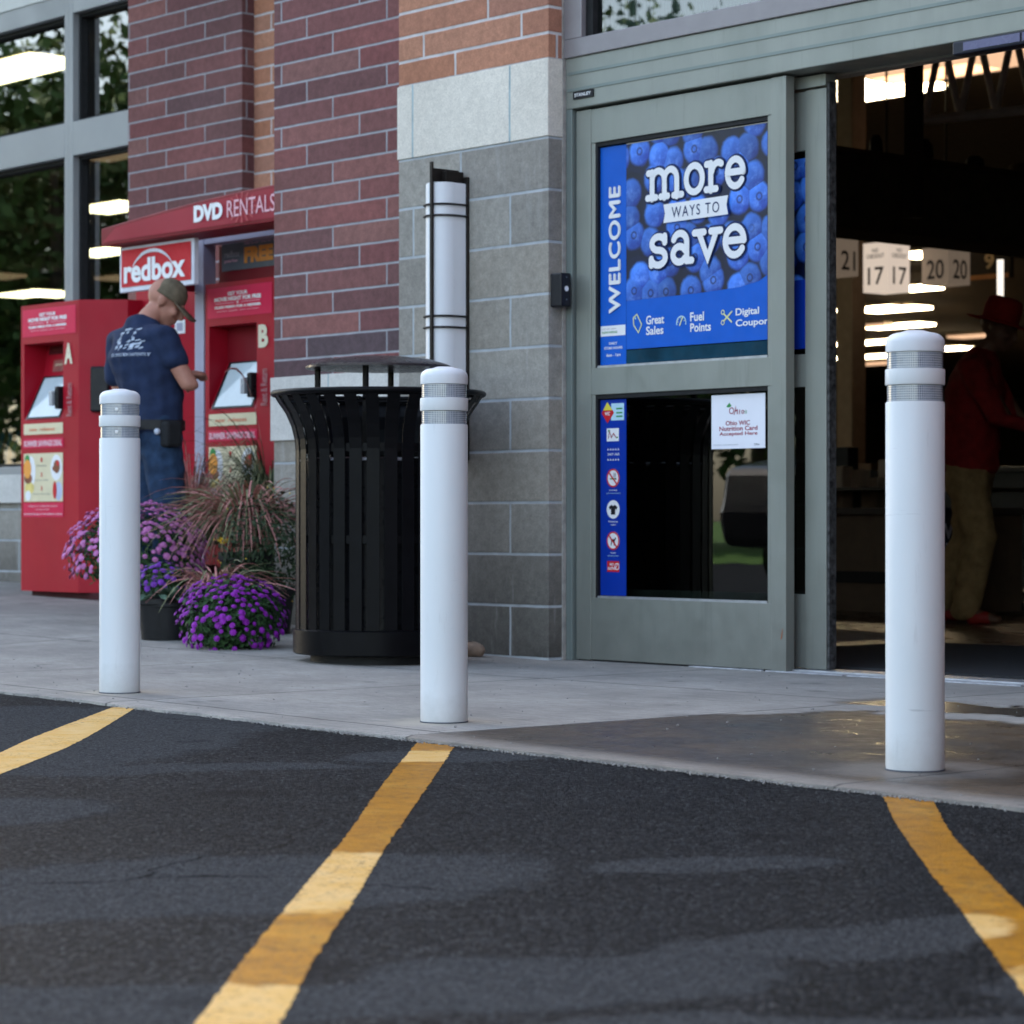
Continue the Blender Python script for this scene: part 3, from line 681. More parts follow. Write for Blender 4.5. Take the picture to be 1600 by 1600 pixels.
for (a, b_) in ((uz0, uz1), (lz0, lz1)):
    gs.box(gx0-.001, gx0+.010, YD+.008, YD+.036, a, b_).box(gx1-.004, gx1+.001, YD+.008, YD+.036, a, b_).box(gx0+.01, gx1-.004, YD+.008, YD+.036, b_-.016, b_)
gs.build('gasket', M_darkmetal, door)
bd = MB()
for a in (uz0, lz0): bd.box(gx0+.010, gx1-.004, YD+.006, YD+.036, a, a+.008)
bd.build('glazing_bead', M_alum, door)
MB().box(gx0+.01, gx1-.004, YD+.024, YD+.030, uz0+.008, uz1-.016).build('pane', M_doorglass, door)
MB().box(gx0+.01, gx1-.004, YD+.024, YD+.030, lz0+.008, lz1-.016).build('pane', M_doorglass, door)
MB().box(XA+.01, XB, YD+.004, YD+.04, ZB-.008, ZB).build('bottom_sweep', M_darkmetal, door)
sc_ = MB(); d = XZ(sc_, XB, YD-.0004, 0)
for (a, b_, h_, w_) in ((-.018, .115, .045, .007),): d.poly([(a-w_, b_), (a, b_+.01), (a+w_*.6, b_+h_), (a-.002, b_+h_*.6)], simple('rusty_scratch', (.30, .10, .04), .8, 0, .4), .0006)
sc_.build('scratch', None, door)
# --- print helper on the leaf: pixel -> (a,b) metres from the lower left of the upper pane
YG = YD+.0225
po = MB(); O = onY(979, YG, 812); D = XZ(po, O.x, YG, 0); D.d = .0004
def A_(px): return onY(px, YG).x-O.x
def B_(px, py): return onY(px, YG, py).z
pR = gx1-.005-O.x
zpT = B_(979, 226); zpB = B_(979, 546); zbe = B_(979, 468)
D.rect(0, pR, zpB, zbe+.06, M_blue, .0003)
# berry picture with a rounded lower right corner
D.poly([(0, zbe-.006), (pR*.55, zbe+.000), (pR*.8, zbe+.008), (pR*.93, zbe+.024), (pR, zbe+.05), (pR, zpT), (0, zpT)], M_berry, .0007)
D.rect(0, pR, zpT, uz1-.018, simple('pale_strip', (.55, .53, .50), .3, 0, .1), .0004)  # pale strip between poster top and pane edge
# slab lettering drawn as strokes
def arc(cx, cy, r, a0, a1, n=14, ry=None):
    ry = ry or r; return [(cx+r*math.cos(R(a0+(a1-a0)*i/n)), cy+ry*math.sin(R(a0+(a1-a0)*i/n))) for i in range(n+1)]
# glyph cell: x-height 1; strokes, serifs
SL = {
 'm': (1.72, [[(.22, 0), (.22, .9)], [(.22, .62), *arc(.52, .60, .30, 170, 0, 10, .33), (.82, 0)], [(.82, .62), *arc(1.12, .60, .30, 170, 0, 10, .33), (1.42, 0)],
              [(0.05, .88), (.22, .88)], [(.02, .04), (.42, .04)], [(.66, .04), (1.0, .04)], [(1.26, .04), (1.64, .04)]]),
 'o': (1.06, [arc(.52, .48, .38, 0, 360, 26, .44)]),
 'r': (.86, [[(.24, 0), (.24, .9)], [(.24, .55), *arc(.58, .52, .30, 165, 60, 8, .38)], [(.05, .88), (.24, .88)], [(.04, .04), (.50, .04)]]),
 'e': (1.00, [[(.16, .50), (.84, .50)], arc(.50, .48, .36, 0, 325, 24, .44)]),
 's': (.88, [arc(.44, .70, .27, 20, 250, 12, .22)+[(.44, .48)]+arc(.43, .24, .29, 80, -160, 14, .24), [(.70, .92), (.70, .72)], [(.12, .22), (.12, .02)]]),
 'a': (1.02, [arc(.42, .66, .27, 160, 0, 10, .28)+[(.69, .04)], arc(.40, .27, .26, 30, 330, 16, .25), [(.69, .04), (.90, .04)]]),
 'v': (1.06, [[(.18, .86), (.52, .06), (.86, .86)], [(.0, .88), (.38, .88)], [(.66, .88), (1.04, .88)]]),
}
def slab(word, a0, a1, b0, h, dy=0, w=.165):
    tot = sum(SL[c][0] for c in word); sx = (a1-a0)/tot
    for (ww, m, dd) in ((w*1.62, M_navy, .0012), (w, M_white, .0042)):
        x = a0
        for i, c in enumerate(word):
            for st in SL[c][1]:
                pts = [(x+p[0]*sx, b0+dy*((x-a0)/(a1-a0))+p[1]*h) for p in st]
                D.line(pts, ww*h*1.15, m, dd)
            x += SL[c][0]*sx
slab('more', A_(1014), A_(1168), B_(1017, 312), B_(1017, 266)-B_(1017, 312), .006, .20)
slab('save', A_(1015), A_(1170), B_(1017, 416), B_(1017, 368)-B_(1017, 416), .006, .20)
b0, b1 = B_(1040, 349), B_(1040, 320); aL, aR = A_(1040), A_(1141)
D.k = 0; D.poly([(aL, b0), (aR, b0+.004), (aR-.008, (b0+b1)/2+.004), (aR, b1+.004), (aL, b1), (aL+.008, (b0+b1)/2)], M_white, .0072)
D.text('WAYS TO', aL+.045, aR-.045, b0+.016, b1-.014, M_navy, 0, .0078, spacing=1.25)
# bottom band
for (t1, t2, px, py) in (('Great', 'Sales', 1010, 505), ('Fuel', 'Points', 1079, 500), ('Digital', 'Coupons', 1150, 494)):
    a = A_(px); z = B_(px, py); wd = {'Great': .098, 'Fuel': .072, 'Digital': .118}[t1]; w2 = {'Sales': .094, 'Points': .108, 'Coupons': .15}[t2]
    if t2 == 'Coupons': w2 = pR-a-.004
    D.text(t1, a, a+wd, z-.006, z+.028, M_white, .022, .0012); D.text(t2 if t2 != 'Coupons' else 'Coupon', a, a+w2, z-.046, z-.013, M_white, .022, .0012)
a, z = A_(997), B_(997, 505); Y_ = M_paleye
D.line([(a-.024, z+.022), (a-.004, z+.034), (a+.022, z-.006), (a+.004, z-.036), (a-.022, z-.006), (a-.024, z+.022)], .0045, Y_, .0012)
D.disc(a-.013, z+.019, .004, M_cyan, .0014)
a, z = A_(1065), B_(1065, 500); D.ring(a, z-.01, .022, .0265, M_cyan, .0012, a0=-20, a1=200); D.line([(a-.008, z-.02), (a+.008, z+.010)], .005, Y_, .0013)
for q in (20, 60, 100, 140, 170): D.line([(a+.016*math.cos(R(q)), z-.01+.016*math.sin(R(q))), (a+.021*math.cos(R(q)), z-.01+.021*math.sin(R(q)))], .003, Y_, .0013, False)
a, z = A_(1136), B_(1136, 496)
D.line([(a-.014, z-.012), (a+.026, z+.02)], .006, Y_, .0012); D.line([(a-.014, z+.014), (a+.026, z-.018)], .006, Y_, .0013)
D.ring(a-.02, z-.018, .006, .0095, Y_, .0012, 14); D.ring(a-.02, z+.02, .006, .0095, Y_, .0012, 14)
# dim glass reflection painted as a flat strip under the poster
D.rect(0, pR, uz0+.010, zpB-.004, simple('painted_dim_reflection', (.010, .045, .075), .15, 0, .3, 0, 8), .0003)
po.build('poster', None, door)
# blue welcome strip (upper)
ws = MB(); D = XZ(ws, gx0+.011, YG, 0); wS = O.x-(gx0+.011)-.001; D.d = .0004
D.rect(0, wS, uz0+.010, uz1-.020, M_blue, .0005)
for kx_, ky_, kd in ((0, 0, .0010), (.0032, 0, .0016), (-.0032, 0, .0022), (0, .0030, .0028), (0, -.0030, .0034)):
    D.text('WELCOME', wS*.36+kx_, wS*.78+kx_, B_(955, 489)+ky_, B_(955, 293)+ky_, M_white, 0, kd, rot90=True, spacing=1.06)
z = B_(955, 517); D.rect(.002, wS-.004, z-.020, z+.020, M_white, .0010)
D.text('NOW HIRING', .01, wS*.66, z-.010, z-.001, M_green, .02, .0013); D.text('join our team', .01, wS*.6, z+.005, z+.011, M_slate, 0, .0013)
z = B_(955, 537)
D.text('DAILY', wS*.34, wS*.66, z-.004, z+.006, M_white, .02, .001); D.text('STORE HOURS', wS*.15, wS*.85, z-.022, z-.012, M_white, .02, .001); D.text('6am - 1am', wS*.24, wS*.78, z-.050, z-.038, M_white, .02, .001)
ws.build('welcome_strip', None, door)
# lower sticker strip
ls = MB(); D = XZ(ls, gx0+.011, YG, 0); D.rect(0, wS, lz0+.010, lz1-.020, M_blue_d, .0005)
c = wS*.5
z = B_(955, 645); D.rect(wS*.42, wS*.92, z-.030, z+.036, M_cyan, .0010); 
for q in (.012, -.004, -.018): D.rect(wS*.62, wS*.86, z+q, z+q+.006, M_green, .0013)
D.poly([(wS*.28, z+.042), (wS*.05, z), (wS*.28, z-.040), (wS*.54, z)], M_redp, .0014); D.poly([(wS*.28, z+.042), (wS*.11, z+.010), (wS*.48, z+.010)], M_yel, .0017)
D.text('WIC', wS*.18, wS*.38, z-.010, z+.004, M_white, .02, .0018)
z = B_(955, 679); D.rect(wS*.25, wS*.72, z-.026, z+.024, M_white, .001); D.line([(wS*.32, z-.014), (wS*.36, z+.012), (wS*.44, z-.012), (wS*.52, z+.004), (wS*.62, z-.012)], .004, M_maroon, .0013); D.disc(wS*.34, z+.014, .005, M_green, .0013); D.disc(wS*.66, z-.012, .004, M_green, .0013)
for q, zz in ((0, 702), (1, 718)):
    z = B_(955, zz)
    for i in range(5):
        a = wS*(.3+.1*i); D.poly([(a-.004, z-.004), (a, z+.005), (a+.004, z-.004)], M_white, .001)
z = B_(955, 710); D.text('24/7-365', wS*.28, wS*.74, z-.004, z+.005, M_white, .01, .001)
def sign_disc(py, redring):
    z = B_(955, py); D.disc(c, z, .036, M_white, .0010)
    if redring: D.ring(c, z, .030, .036, M_redp, .0016)
    return z
z = sign_disc(747, True); D.rect(c-.018, c+.010, z-.006, z, M_green, .0012); D.rect(c+.011, c+.018, z-.006, z, M_black, .0012)
D.line([(c+.004, z+.005), (c+.008, z+.012), (c+.004, z+.018)], .003, M_slate, .0012); D.line([(c+.012, z+.004), (c+.016, z+.012), (c+.012, z+.02)], .003, M_slate, .0012)
D.line([(c-.022, z+.022), (c+.022, z-.022)], .006, M_redp, .0018)
D.text('No smoking', c-.022, c+.022, z-.051, z-.044, M_white, .01, .001); D.text('within 10 feet of entrance', c-.040, c+.040, z-.061, z-.056, M_cyan, 0, .001)
z = sign_disc(796, False)
D.poly([(c-.009, z+.018), (c-.024, z+.010), (c-.020, z-.001), (c-.012, z+.003), (c-.012, z-.020), (c+.012, z-.020), (c+.012, z+.003), (c+.020, z-.001), (c+.024, z+.010), (c+.009, z+.018), (c, z+.013)], M_black, .0013)
D.text('Shirt and shoes', c-.026, c+.026, z-.050, z-.043, M_white, .01, .001); D.text('required', c-.014, c+.014, z-.063, z-.056, M_white, .01, .001)
z = sign_disc(845, True); D.poly([(c-.016, z+.008), (c-.010, z+.006), (c+.008, z+.006), (c+.010, z+.014), (c+.018, z+.010), (c+.010, z+.002), (c+.008, z-.018), (c+.004, z-.018), (c+.003, z-.004), (c-.006, z-.004), (c-.010, z-.018), (c-.014, z-.018), (c-.011, z)], M_black, .0013)
D.line([(c-.022, z+.022), (c+.022, z-.022)], .006, M_redp, .0018)
D.text('No pets', c-.014, c+.014, z-.050, z-.043, M_white, .01, .001); D.text('service animals welcome', c-.032, c+.032, z-.060, z-.055, M_cyan, 0, .001)
z = B_(955, 885); D.rect(c-.034, c+.034, z-.021, z+.021, M_redp, .001); D.text('NO', c-.018, c+.004, z+.003, z+.013, M_white, .03, .0013); D.text('SOLICITING', c-.031, c+.014, z-.013, z-.002, M_white, .03, .0013)
D.ring(c+.022, z, .010, .0135, M_white, .0014, 20); D.line([(c+.016, z-.007), (c+.028, z+.007)], .003, M_white, .0014)
ls.build('sticker_strip', None, door)
# WIC card
wc = MB(); D = XZ(wc, A_(1112)+O.x, YG, 0); cw = A_(1196)-A_(1112); z1_, z0_ = B_(1112, 618), B_(1112, 702)
D.rect(0, cw, z0_, z1_, simple('card_paper', (.78, .79, .86), .5, 0, .02), .0006)
D.text('Ohio WIC', cw*.27, cw*.72, z0_+.086, z0_+.103, M_maroon, .02, .001); D.text('Nutrition Card', cw*.15, cw*.86, z0_+.066, z0_+.083, M_maroon, .02, .001); D.text('Accepted Here', cw*.15, cw*.86, z0_+.045, z0_+.062, M_maroon, .02, .001)
z = z0_+.140; D.ring(cw*.38, z, .009, .0125, M_maroon, .001, 16)
D.line([(cw*.43, z-.014), (cw*.46, z+.016), (cw*.455, z-.002), (cw*.49, z+.003), (cw*.49, z-.012)], .0035, M_maroon, .001); D.line([(cw*.53, z-.012), (cw*.535, z+.002)], .0035, M_maroon, .001); D.ring(cw*.59, z-.006, .004, .0075, M_maroon, .001, 12)
D.poly([(cw*.28, z+.016), (cw*.34, z+.03), (cw*.38, z+.018), (cw*.33, z+.012)], M_green, .001)
for q in range(5): D.poly([(cw*.645, z-.006)]+[(cw*.645+.009*math.cos(R(q*72+20)), z-.006+.009*math.sin(R(q*72+20))), (cw*.645+.006*math.cos(R(q*72+50)), z-.006+.006*math.sin(R(q*72+50)))], M_green, .001)
D.text('This institution is an equal opportunity provider', cw*.04, cw*.5, z0_+.012, z0_+.017, M_slate, 0, .001); D.text('Ohio', cw*.80, cw*.9, z0_+.010, z0_+.018, M_slate, .01, .001)
wc.build('card', None, door)

# inner (following) leaf, half hidden behind the first
YI = 7.03; s0, s1 = onY(1258, YI).x, onY(1291, YI).x
inn = thing('sliding_door', 'narrow grey stile of the inner door leaf showing behind the poster door', 'sliding door', (-6.8, YI, 0))
f = MB().box(s0, s1, YI, YI+.04, .012, 2.10)
for (a, b_) in ((1.885, 2.098), (onY(1262, YI, 604).z, onY(1262, YI, 553).z), (.014, .28)): f.box(-7.45, s0, YI+.004, YI+.036, a, b_)
f.box(-7.5, -7.45, YI, YI+.04, .012, 2.10).box(-6.9, s1, YI-.004, YI+.05, 2.108, 2.15)
f.build('door_frame', M_sage, inn, bevel=.0015)
MB().box(-7.45, s0, YI+.018, YI+.024, .28, 1.885).build('pane', M_doorglass, inn)
MB().box(s1+.0005, s1+.012, YI+.004, YI+.04, .012, 2.12).build('rubber_edge', M_scuff, inn)
q = MB(); D = XZ(q, -7.45, YI+.0175, 0); D.rect(.35, s0+7.45, 1.17, 1.42, M_blue_d, .0004); D.rect(.35, s0+7.45, 1.42, 1.86, M_berry, .0004); q.build('poster', None, inn)
# carrier beam in the header soffit
MB().box(-7.4, XR, 7.101, 7.16, 2.150, 2.34).build('carrier_rail', simple('rail_aluminium', (.30, .28, .27), .4, .4, .1), bld)
# motion sensor bar, dome camera, wall activator box
ms = MB(); a = onY(1487, YD-.03).x
sb = thing('motion_sensor', 'slim grey-violet sensor bar under the door header above the opening', 'sensor', (a+.3, YD, 2.16))
MB().box(a, a+.75, YD-.028, YD+.03, 2.112, 2.1575).build('housing', simple('dark_sensor_plastic', (.02, .022, .035), .35, 0, .1), sb, bevel=.006)
MB().box(a+.05, a+.285, YD-.0315, YD-.0285, 2.122, 2.150).box(a+.295, a+.70, YD-.0315, YD-.0285, 2.122, 2.150).build('lens_cover', simple('violet_grey_plastic', (.14, .14, .24), .25, 0, .08), sb)
dc = thing('dome_camera', 'black glossy dome camera fixed to the door header', 'camera', (onY(1585, YD-.03).x, YD-.03, 2.375))
p = dc.location; MB().ell((p.x, p.y-.012, p.z+.018), (.056, .045, .055), 28, 18).build('dome', simple('smoked_dome', (.01, .012, .02), .06, 0, .1, coat=1), dc, smooth='all')
MB().lathe([(.06, 0), (.06, .02), (.045, .03)], (p.x, p.y-.005, p.z+.035), 32).build('mount_ring', M_powder, dc, smooth=True)
ab = thing('push_box', 'small black box with a round white button beside the door', 'door sensor', (XC+.03, 6.88, 1.38))
MB().box(XC+.001, XC+.066, 6.852, 6.905, 1.380, 1.512).build('housing', simple('black_box_plastic', (.012, .012, .016), .35, 0, .1), ab, bevel=.006)
q = MB().mat(M_white); D = Dec(q, (XC+.0668, 6.88, 1.45), (0, 1, 0), (0, 0, 1)); D.disc(-.002, 0, .0105, M_white, .001); q.build('button', None, ab)
q = MB(); D = Dec(q, (XC+.0668, 6.88, 1.45), (0, 1, 0), (0, 0, 1)); D.disc(-.002, .045, .003, M_slate, .001, n=10); q.build('screw', None, ab); q = MB(); D = Dec(q, (XC+.0668, 6.88, 1.45), (0, 1, 0), (0, 0, 1)); D.disc(-.002, -.042, .003, M_slate, .001, n=10); q.build('screw', None, ab)

# ================================================================== BOLLARDS
def bollard(x, y, label):
    t = thing('bollard', label, 'bollard', (x, y, 0), 'white bollards along the pavement edge')
    r = .0645
    MB().lathe([(r-.001, .0), (r, .012), (r, .805), (r-.0015, .8085), (r-.006, .809)], (x, y, 0), 56).build('sleeve', M_bollard, t, smooth=True)
    MB().lathe([(r-.006, .8445), (r, .8455), (r+.0008, .848), (r+.0008, .8775), (r, .880), (r-.006, .881)], (x, y, 0), 56).build('band', M_bollard, t, smooth=True)
    prof = [(r-.006, .9165), (r-.0005, .9175), (r, .920), (r, .9385)]
    for i in range(1, 8): q = R(90*i/7); prof.append((r-.028+.028*math.cos(q), .9385+.022*math.sin(q)))
    prof += [(.020, .9655), (.0005, .9665)]
    MB().lathe(prof, (x, y, 0), 56).build('cap', M_bcap, t, smooth=True)
    for z in (.809, .881):
        o = MB().lathe([(r-.0035, z), (r-.0035, z+.0355)], (x, y, 0), 56, capped=False).build('reflective_strip', M_refl, t, smooth='all')
    MB().lathe([(r+.0015, 0), (r+.0015, .003)], (x, y, 0.0005), 40).build('foot_seal', simple('dark_blue_grey_seal', (.10, .11, .13), .7), t)
    return t
bl_ = [bollard(-7.07, 4.55, 'white bollard before the red kiosks, riveted reflective bands'), None, None]
bollard(-5.46, 4.551, 'white bollard in front of the black litter bin')
bollard(-3.73, 4.456, 'white bollard on wet concrete before the open doorway')
# rivets on the first bollard's reflective strips
for z in (.828, .899):
    rv = MB(); q = math.atan2(-(4.55), 7.07)-R(9); rv.lathe([(.0055, 0), (.005, .0015), (.003, .002)], (0, 0, 0), 14)
    n = len(rv.v)-42; rot = Matrix.Rotation(q, 3, 'Z') @ Matrix.Rotation(R(90), 3, 'Y')
    for i in range(n, len(rv.v)): rv.v[i] = rot @ rv.v[i]+Vector((-7.07+.0615*math.cos(q), 4.55+.0615*math.sin(q), z))
    rv.build('rivet', simple('rivet_white', (.8, .8, .8), .3), bl_[0])

# ================================================================== WALL LAMP
lx = onY(692, YC-.075).x
lp = thing('wall_lamp', 'tall half-round white wall light in dark bronze bars on the block column', 'wall light', (lx, YC, .85))
rr = .069; ly = YC-.075; z0, z1 = .82, 1.905
prof = [(rr, z0), (rr, z1)]
MB().lathe(prof, (lx, ly, 0), 36, R(180), R(360), False).box(lx-rr, lx-rr+.004, ly+.0005, YC-.012, z0, z1).box(lx+rr-.004, lx+rr, ly+.0005, YC-.012, z0, z1).build('diffuser', M_opal, lp, smooth=True)
MB().box(lx-rr+.004, lx+rr+.010, YC-.012, YC-.001, z0-.03, z1+.03).build('back_plate', M_bronze, lp, bevel=.002)
MB().lathe([(rr-.003, z1-.001), (rr-.003, z1+.004)], (lx, ly, 0), 36, R(180), R(360), False).prism([(lx-rr+.003, ly), (lx+rr-.003, ly), (lx+rr-.003, YC-.012), (lx-rr+.003, YC-.012)], z1, z1+.003).build('top_cap', M_opal, lp)
fm = MB().box(lx+.012, lx+.028, ly-rr-.011, ly-rr-.002, z0-.04, z1+.085).box(lx+.0125, lx+.0275, ly-rr-.0015, YC-.013, z1+.006, z1+.060).box(lx+.028, lx+.056, ly-.03, YC-.013, z1+.006, z1+.050)
fm.build('bracket', M_bronze, lp, bevel=.0015)
for z in (z1-.085, z1-.13, z1-.535, z1-.58, z0+.16, z0+.115):
    pts = [(lx-rr-.008, YC-.012, z)]+[(lx+(rr+.008)*math.cos(R(180+i*15)), ly+(rr+.008)*math.sin(R(180+i*15)), z) for i in range(13)]+[(lx+rr+.008, YC-.012, z)]
    MB().tube(pts, .0042, 8).build('ring_bar', M_bronze, lp, smooth='all')

# ================================================================== LITTER BIN
bx, by = -7.93, 6.28
bn = thing('litter_bin', 'black slatted steel litter bin with flared rim and raised hood', 'litter bin', (bx, by, 0))
rb = .312
bn.scale = (1.025, 1.025, 1.022)
nS = 30
for i in range(nS):
    q = 2*math.pi*(i+.5)/nS; c, s_ = math.cos(q), math.sin(q); w = .024; th = .004
    prof = [(rb, .12), (rb, .80), (rb+.004, .84), (rb+.016, .89), (rb+.038, .94), (rb+.066, .980), (rb+.082, 1.008)]
    vs = []
    for r_, z in prof:
        for (dr, dt) in ((0, -w), (0, w), (-th, w), (-th, -w)):
            vs.append((bx+(r_+dr)*c-dt*s_, by+(r_+dr)*s_+dt*c, z))
    fs = [(0, 3, 2, 1), tuple(len(vs)-4+k for k in (0, 1, 2, 3))]
    for j in range(len(prof)-1):
        for k in range(4): fs.append((j*4+k, j*4+(k+1) % 4, (j+1)*4+(k+1) % 4, (j+1)*4+k))
    MB().add(vs, fs).build('slat', M_powder, bn, bevel=.0008)
for z, r_, nm in ((.79, rb-.006, 'upper_hoop'), (.45, rb-.006, 'middle_hoop')):
    MB().lathe([(r_-.006, z), (r_, z), (r_, z+.03), (r_-.006, z+.03), (r_-.006, z)], (bx, by, 0), 64, capped=False).build(nm, M_powder, bn, smooth=True)
MB().tube([(bx+(rb+.084)*math.cos(R(i*5)), by+(rb+.084)*math.sin(R(i*5)), 1.012) for i in range(72)], .011, 10, True).build('rim', M_powder, bn, smooth='all')
MB().tube([(bx+(rb+.062)*math.cos(R(i*5)), by+(rb+.062)*math.sin(R(i*5)), 1.000) for i in range(72)], .006, 8, True).build('inner_rim', M_powder, bn, smooth='all')
MB().lathe([(rb+.002, .035), (rb+.010, .04), (rb+.010, .125), (rb+.002, .13), (rb-.02, .13)], (bx, by, 0), 72).build('base_band', M_powder, bn, smooth=True)
MB().lathe([(rb-.055, .0), (rb-.055, .045)], (bx, by, 0), 48).build('foot', M_darkmetal, bn, smooth=True)
MB().lathe([(.27, .13), (.275, .70), (.285, .765), (.27, .77), (.26, .70), (.255, .14)], (bx, by, 0), 56, capped=False).lathe([(.0, .131), (.268, .131)], (bx, by, 0), 56, capped=False).build('liner', simple('black_plastic_liner', (.008, .008, .010), .3, 0, .2), bn, smooth=True)
for i in range(14):
    lt = MB(); q = 2*math.pi*i/14+.1; a0 = q-.10; lt.lathe([(.286, .755), (.296, .757), (.296, .764), (.286, .767)], (bx, by, 0), 3, a0, a0+.20, False)
    lt.build('liner_lip', simple('grey_lip', (.20, .20, .23), .3, 0, .2), bn)
MB().lathe([(.275, 1.108), (.275, 1.116), (.262, 1.124), (.20, 1.142), (.12, 1.152), (.001, 1.156), (.001, 1.150), (.24, 1.118)], (bx, by, 0), 64, capped=False).lathe([(.0, 1.107), (.275, 1.108)], (bx, by, 0), 64, capped=False).build('hood', simple('dark_hood_metal', (.05, .042, .045), .30, .2, .2), bn, smooth=True)
for q in (205, 295, 25, 115):
    q = R(q+15); px_, py_ = bx+.235*math.cos(q), by+.235*math.sin(q)
    MB().box(px_-.013, px_+.013, py_-.005, py_+.005, .76, 1.108).build('post', M_powder, bn, bevel=.001)
    MB().tube([(px_, py_, .985), (bx+(rb+.06)*math.cos(q), by+(rb+.06)*math.sin(q), .985)], .006, 6).build('strut', M_powder, bn)
# stone by the bin
st = MB().ell((onZ(738, 1020, .02).x, onZ(738, 1020, .02).y, .03), (.06, .045, .034), 16, 10); r = random.Random(5)
for v in st.v: v += Vector((r.uniform(-.004, .004), r.uniform(-.004, .004), r.uniform(-.003, .003)))
tag(st.build('stone', simple('tan_stone', (.32, .24, .18), .9, 0, .2, .3, 30), smooth='all'), 'small tan stone on the ground between bin and column', 'stone')

# ================================================================== KIOSKS
YK = 7.95
def kiosk(name, x0, letter, label, loc_z, bare=False):
    """x0: left edge of the cabinet front"""
    zf = loc_z; t = thing(name, label, 'kiosk', (x0+.35, YK, zf), 'red DVD rental kiosks')
    wF, wC, dC = .63, .20, .20; zb, zt_ = zf+.035, 1.80; dep = .82
    x1 = x0+wF; x2 = x1+wC
    rx0, rx1 = x0+.035, x0+.465; rz0, rz1 = 1.13, 1.575       # recess
    c = MB().mat(M_kred)
    yf, yb = YK, YK+dep
    # front skin around the recess
    for (a, b_, z0, z1) in ((x0, rx0, zb, zt_), (rx1, x1, zb, zt_), (rx0, rx1, zb, rz0), (rx0, rx1, rz1, zt_)):
        c.add([(a, yf, z0), (b_, yf, z0), (b_, yf, z1), (a, yf, z1)], [(0, 1, 2, 3)])
    c.add([(x1, yf, zb), (x2, yf+dC, zb), (x2, yf+dC, zt_), (x1, yf, zt_)], [(0, 1, 2, 3)])
    c.add([(x2, yf+dC, zb), (x2, yb, zb), (x2, yb, zt_), (x2, yf+dC, zt_)], [(0, 1, 2, 3)])
    c.add([(x2, yb, zb), (x0, yb, zb), (x0, yb, zt_), (x2, yb, zt_)], [(0, 1, 2, 3)])
    c.add([(x0, yb, zb), (x0, yf, zb), (x0, yf, zt_), (x0, yb, zt_)], [(0, 1, 2, 3)])
    c.add([(x0, yf, zt_), (x1, yf, zt_), (x2, yf+dC, zt_), (x2, yb, zt_), (x0, yb, zt_)], [(0, 1, 2, 3, 4)])
    c.add([(x0, yf, zb), (x1, yf, zb), (x2, yf+dC, zb), (x2, yb, zb), (x0, yb, zb)], [(4, 3, 2, 1, 0)])
    dr = .16
    c.add([(rx0, yf, rz0), (rx1, yf, rz0), (rx1, yf+.005, rz0), (rx0, yf+.005, rz0)], [(0, 1, 2, 3)])
    c.mat(M_kred)
    c.add([(rx0, yf, rz0), (rx0, yf+dr, rz0), (rx0, yf+dr, rz1), (rx0, yf, rz1)], [(0, 1, 2, 3)])
    c.add([(rx1, yf, rz0), (rx1, yf+dr, rz0), (rx1, yf+dr, rz1), (rx1, yf, rz1)], [(3, 2, 1, 0)])
    c.add([(rx0, yf, rz1), (rx1, yf, rz1), (rx1, yf+dr, rz1), (rx0, yf+dr, rz1)], [(0, 1, 2, 3)])
    # sloping desk that carries the screen, then upright back
    c.add([(rx0, yf, rz0), (rx1, yf, rz0), (rx1, yf+.13, 1.40), (rx0, yf+.13, 1.40)], [(0, 1, 2, 3)])
    c.add([(rx0, yf+.13, 1.40), (rx1, yf+.13, 1.40), (rx1, yf+dr, rz1), (rx0, yf+dr, rz1)], [(0, 1, 2, 3)])
    cab = c.build('cabinet', None, t, weld=True)
    MB().box(x0+.04, x2-.04, yf+.05, yb-.05, zf-.02, zb).build('plinth', simple('dark_red_plinth', (.05, .01, .012), .7), t)
    # screen
    up = Vector((0, .13, .27)).normalized(); sx0, sx1 = rx0+.02, rx1-.035
    s = MB(); D = Dec(s, (sx0, yf, rz0), (1, 0, 0), up)
    D.rect(.0, sx1-sx0, .004, .285, M_black, .004); D.rect(.030, sx1-sx0-.012, .014, .272, M_screenl, .006); s.build('screen', None, t)
    # prints
    q = MB(); D = XZ(q, x0, yf, 0)
    D.rect(.020, .602, 1.615, 1.775, M_kpink, .0015)
    D.text('GET YOUR', .21, .39, 1.728, 1.748, M_white, .04, .003); D.text('MOVIE NIGHT FOR FREE', .09, .51, 1.700, 1.722, M_white, .05, .003)
    D.rect(.10, .27, 1.688, 1.691, M_kpale, .003); D.rect(.33, .50, 1.688, 1.691, M_kpale, .003); D.text('+', .29, .31, 1.681, 1.699, M_white, .02, .003)
    D.text('75,000 PERKS FOR A MEMBER', .09, .51, 1.660, 1.676, M_white, .05, .003); D.text('terms apply see screen', .11, .49, 1.644, 1.652, M_kpale, .02, .003)
    D.text(letter, .485, .570, 1.440, 1.560, simple('cream_letter', (.72, .66, .50), .5, 0, .05), .05, .003)
    D.text('Rent & Return', .505, .565, 1.14, 1.33, simple('dull_rose_print', (.42, .16, .17), .5, 0, .2), .03, .003, rot90=True)
    D.rect(.035, .465, 1.045, 1.108, M_kcream, .0015); D.text('new  releases', .10, .38, 1.064, 1.086, simple('salmon_print', (.68, .25, .15), .5), .02, .003)
    D.text('SUMMER SAVINGS DEAL', .04, .46, .975, 1.010, M_kpale, .05, .003); D.rect(.03, .47, .965, 1.022, M_kpink, .0015)
    D.rect(.035, .465, .655, .935, M_kcream, .0015)
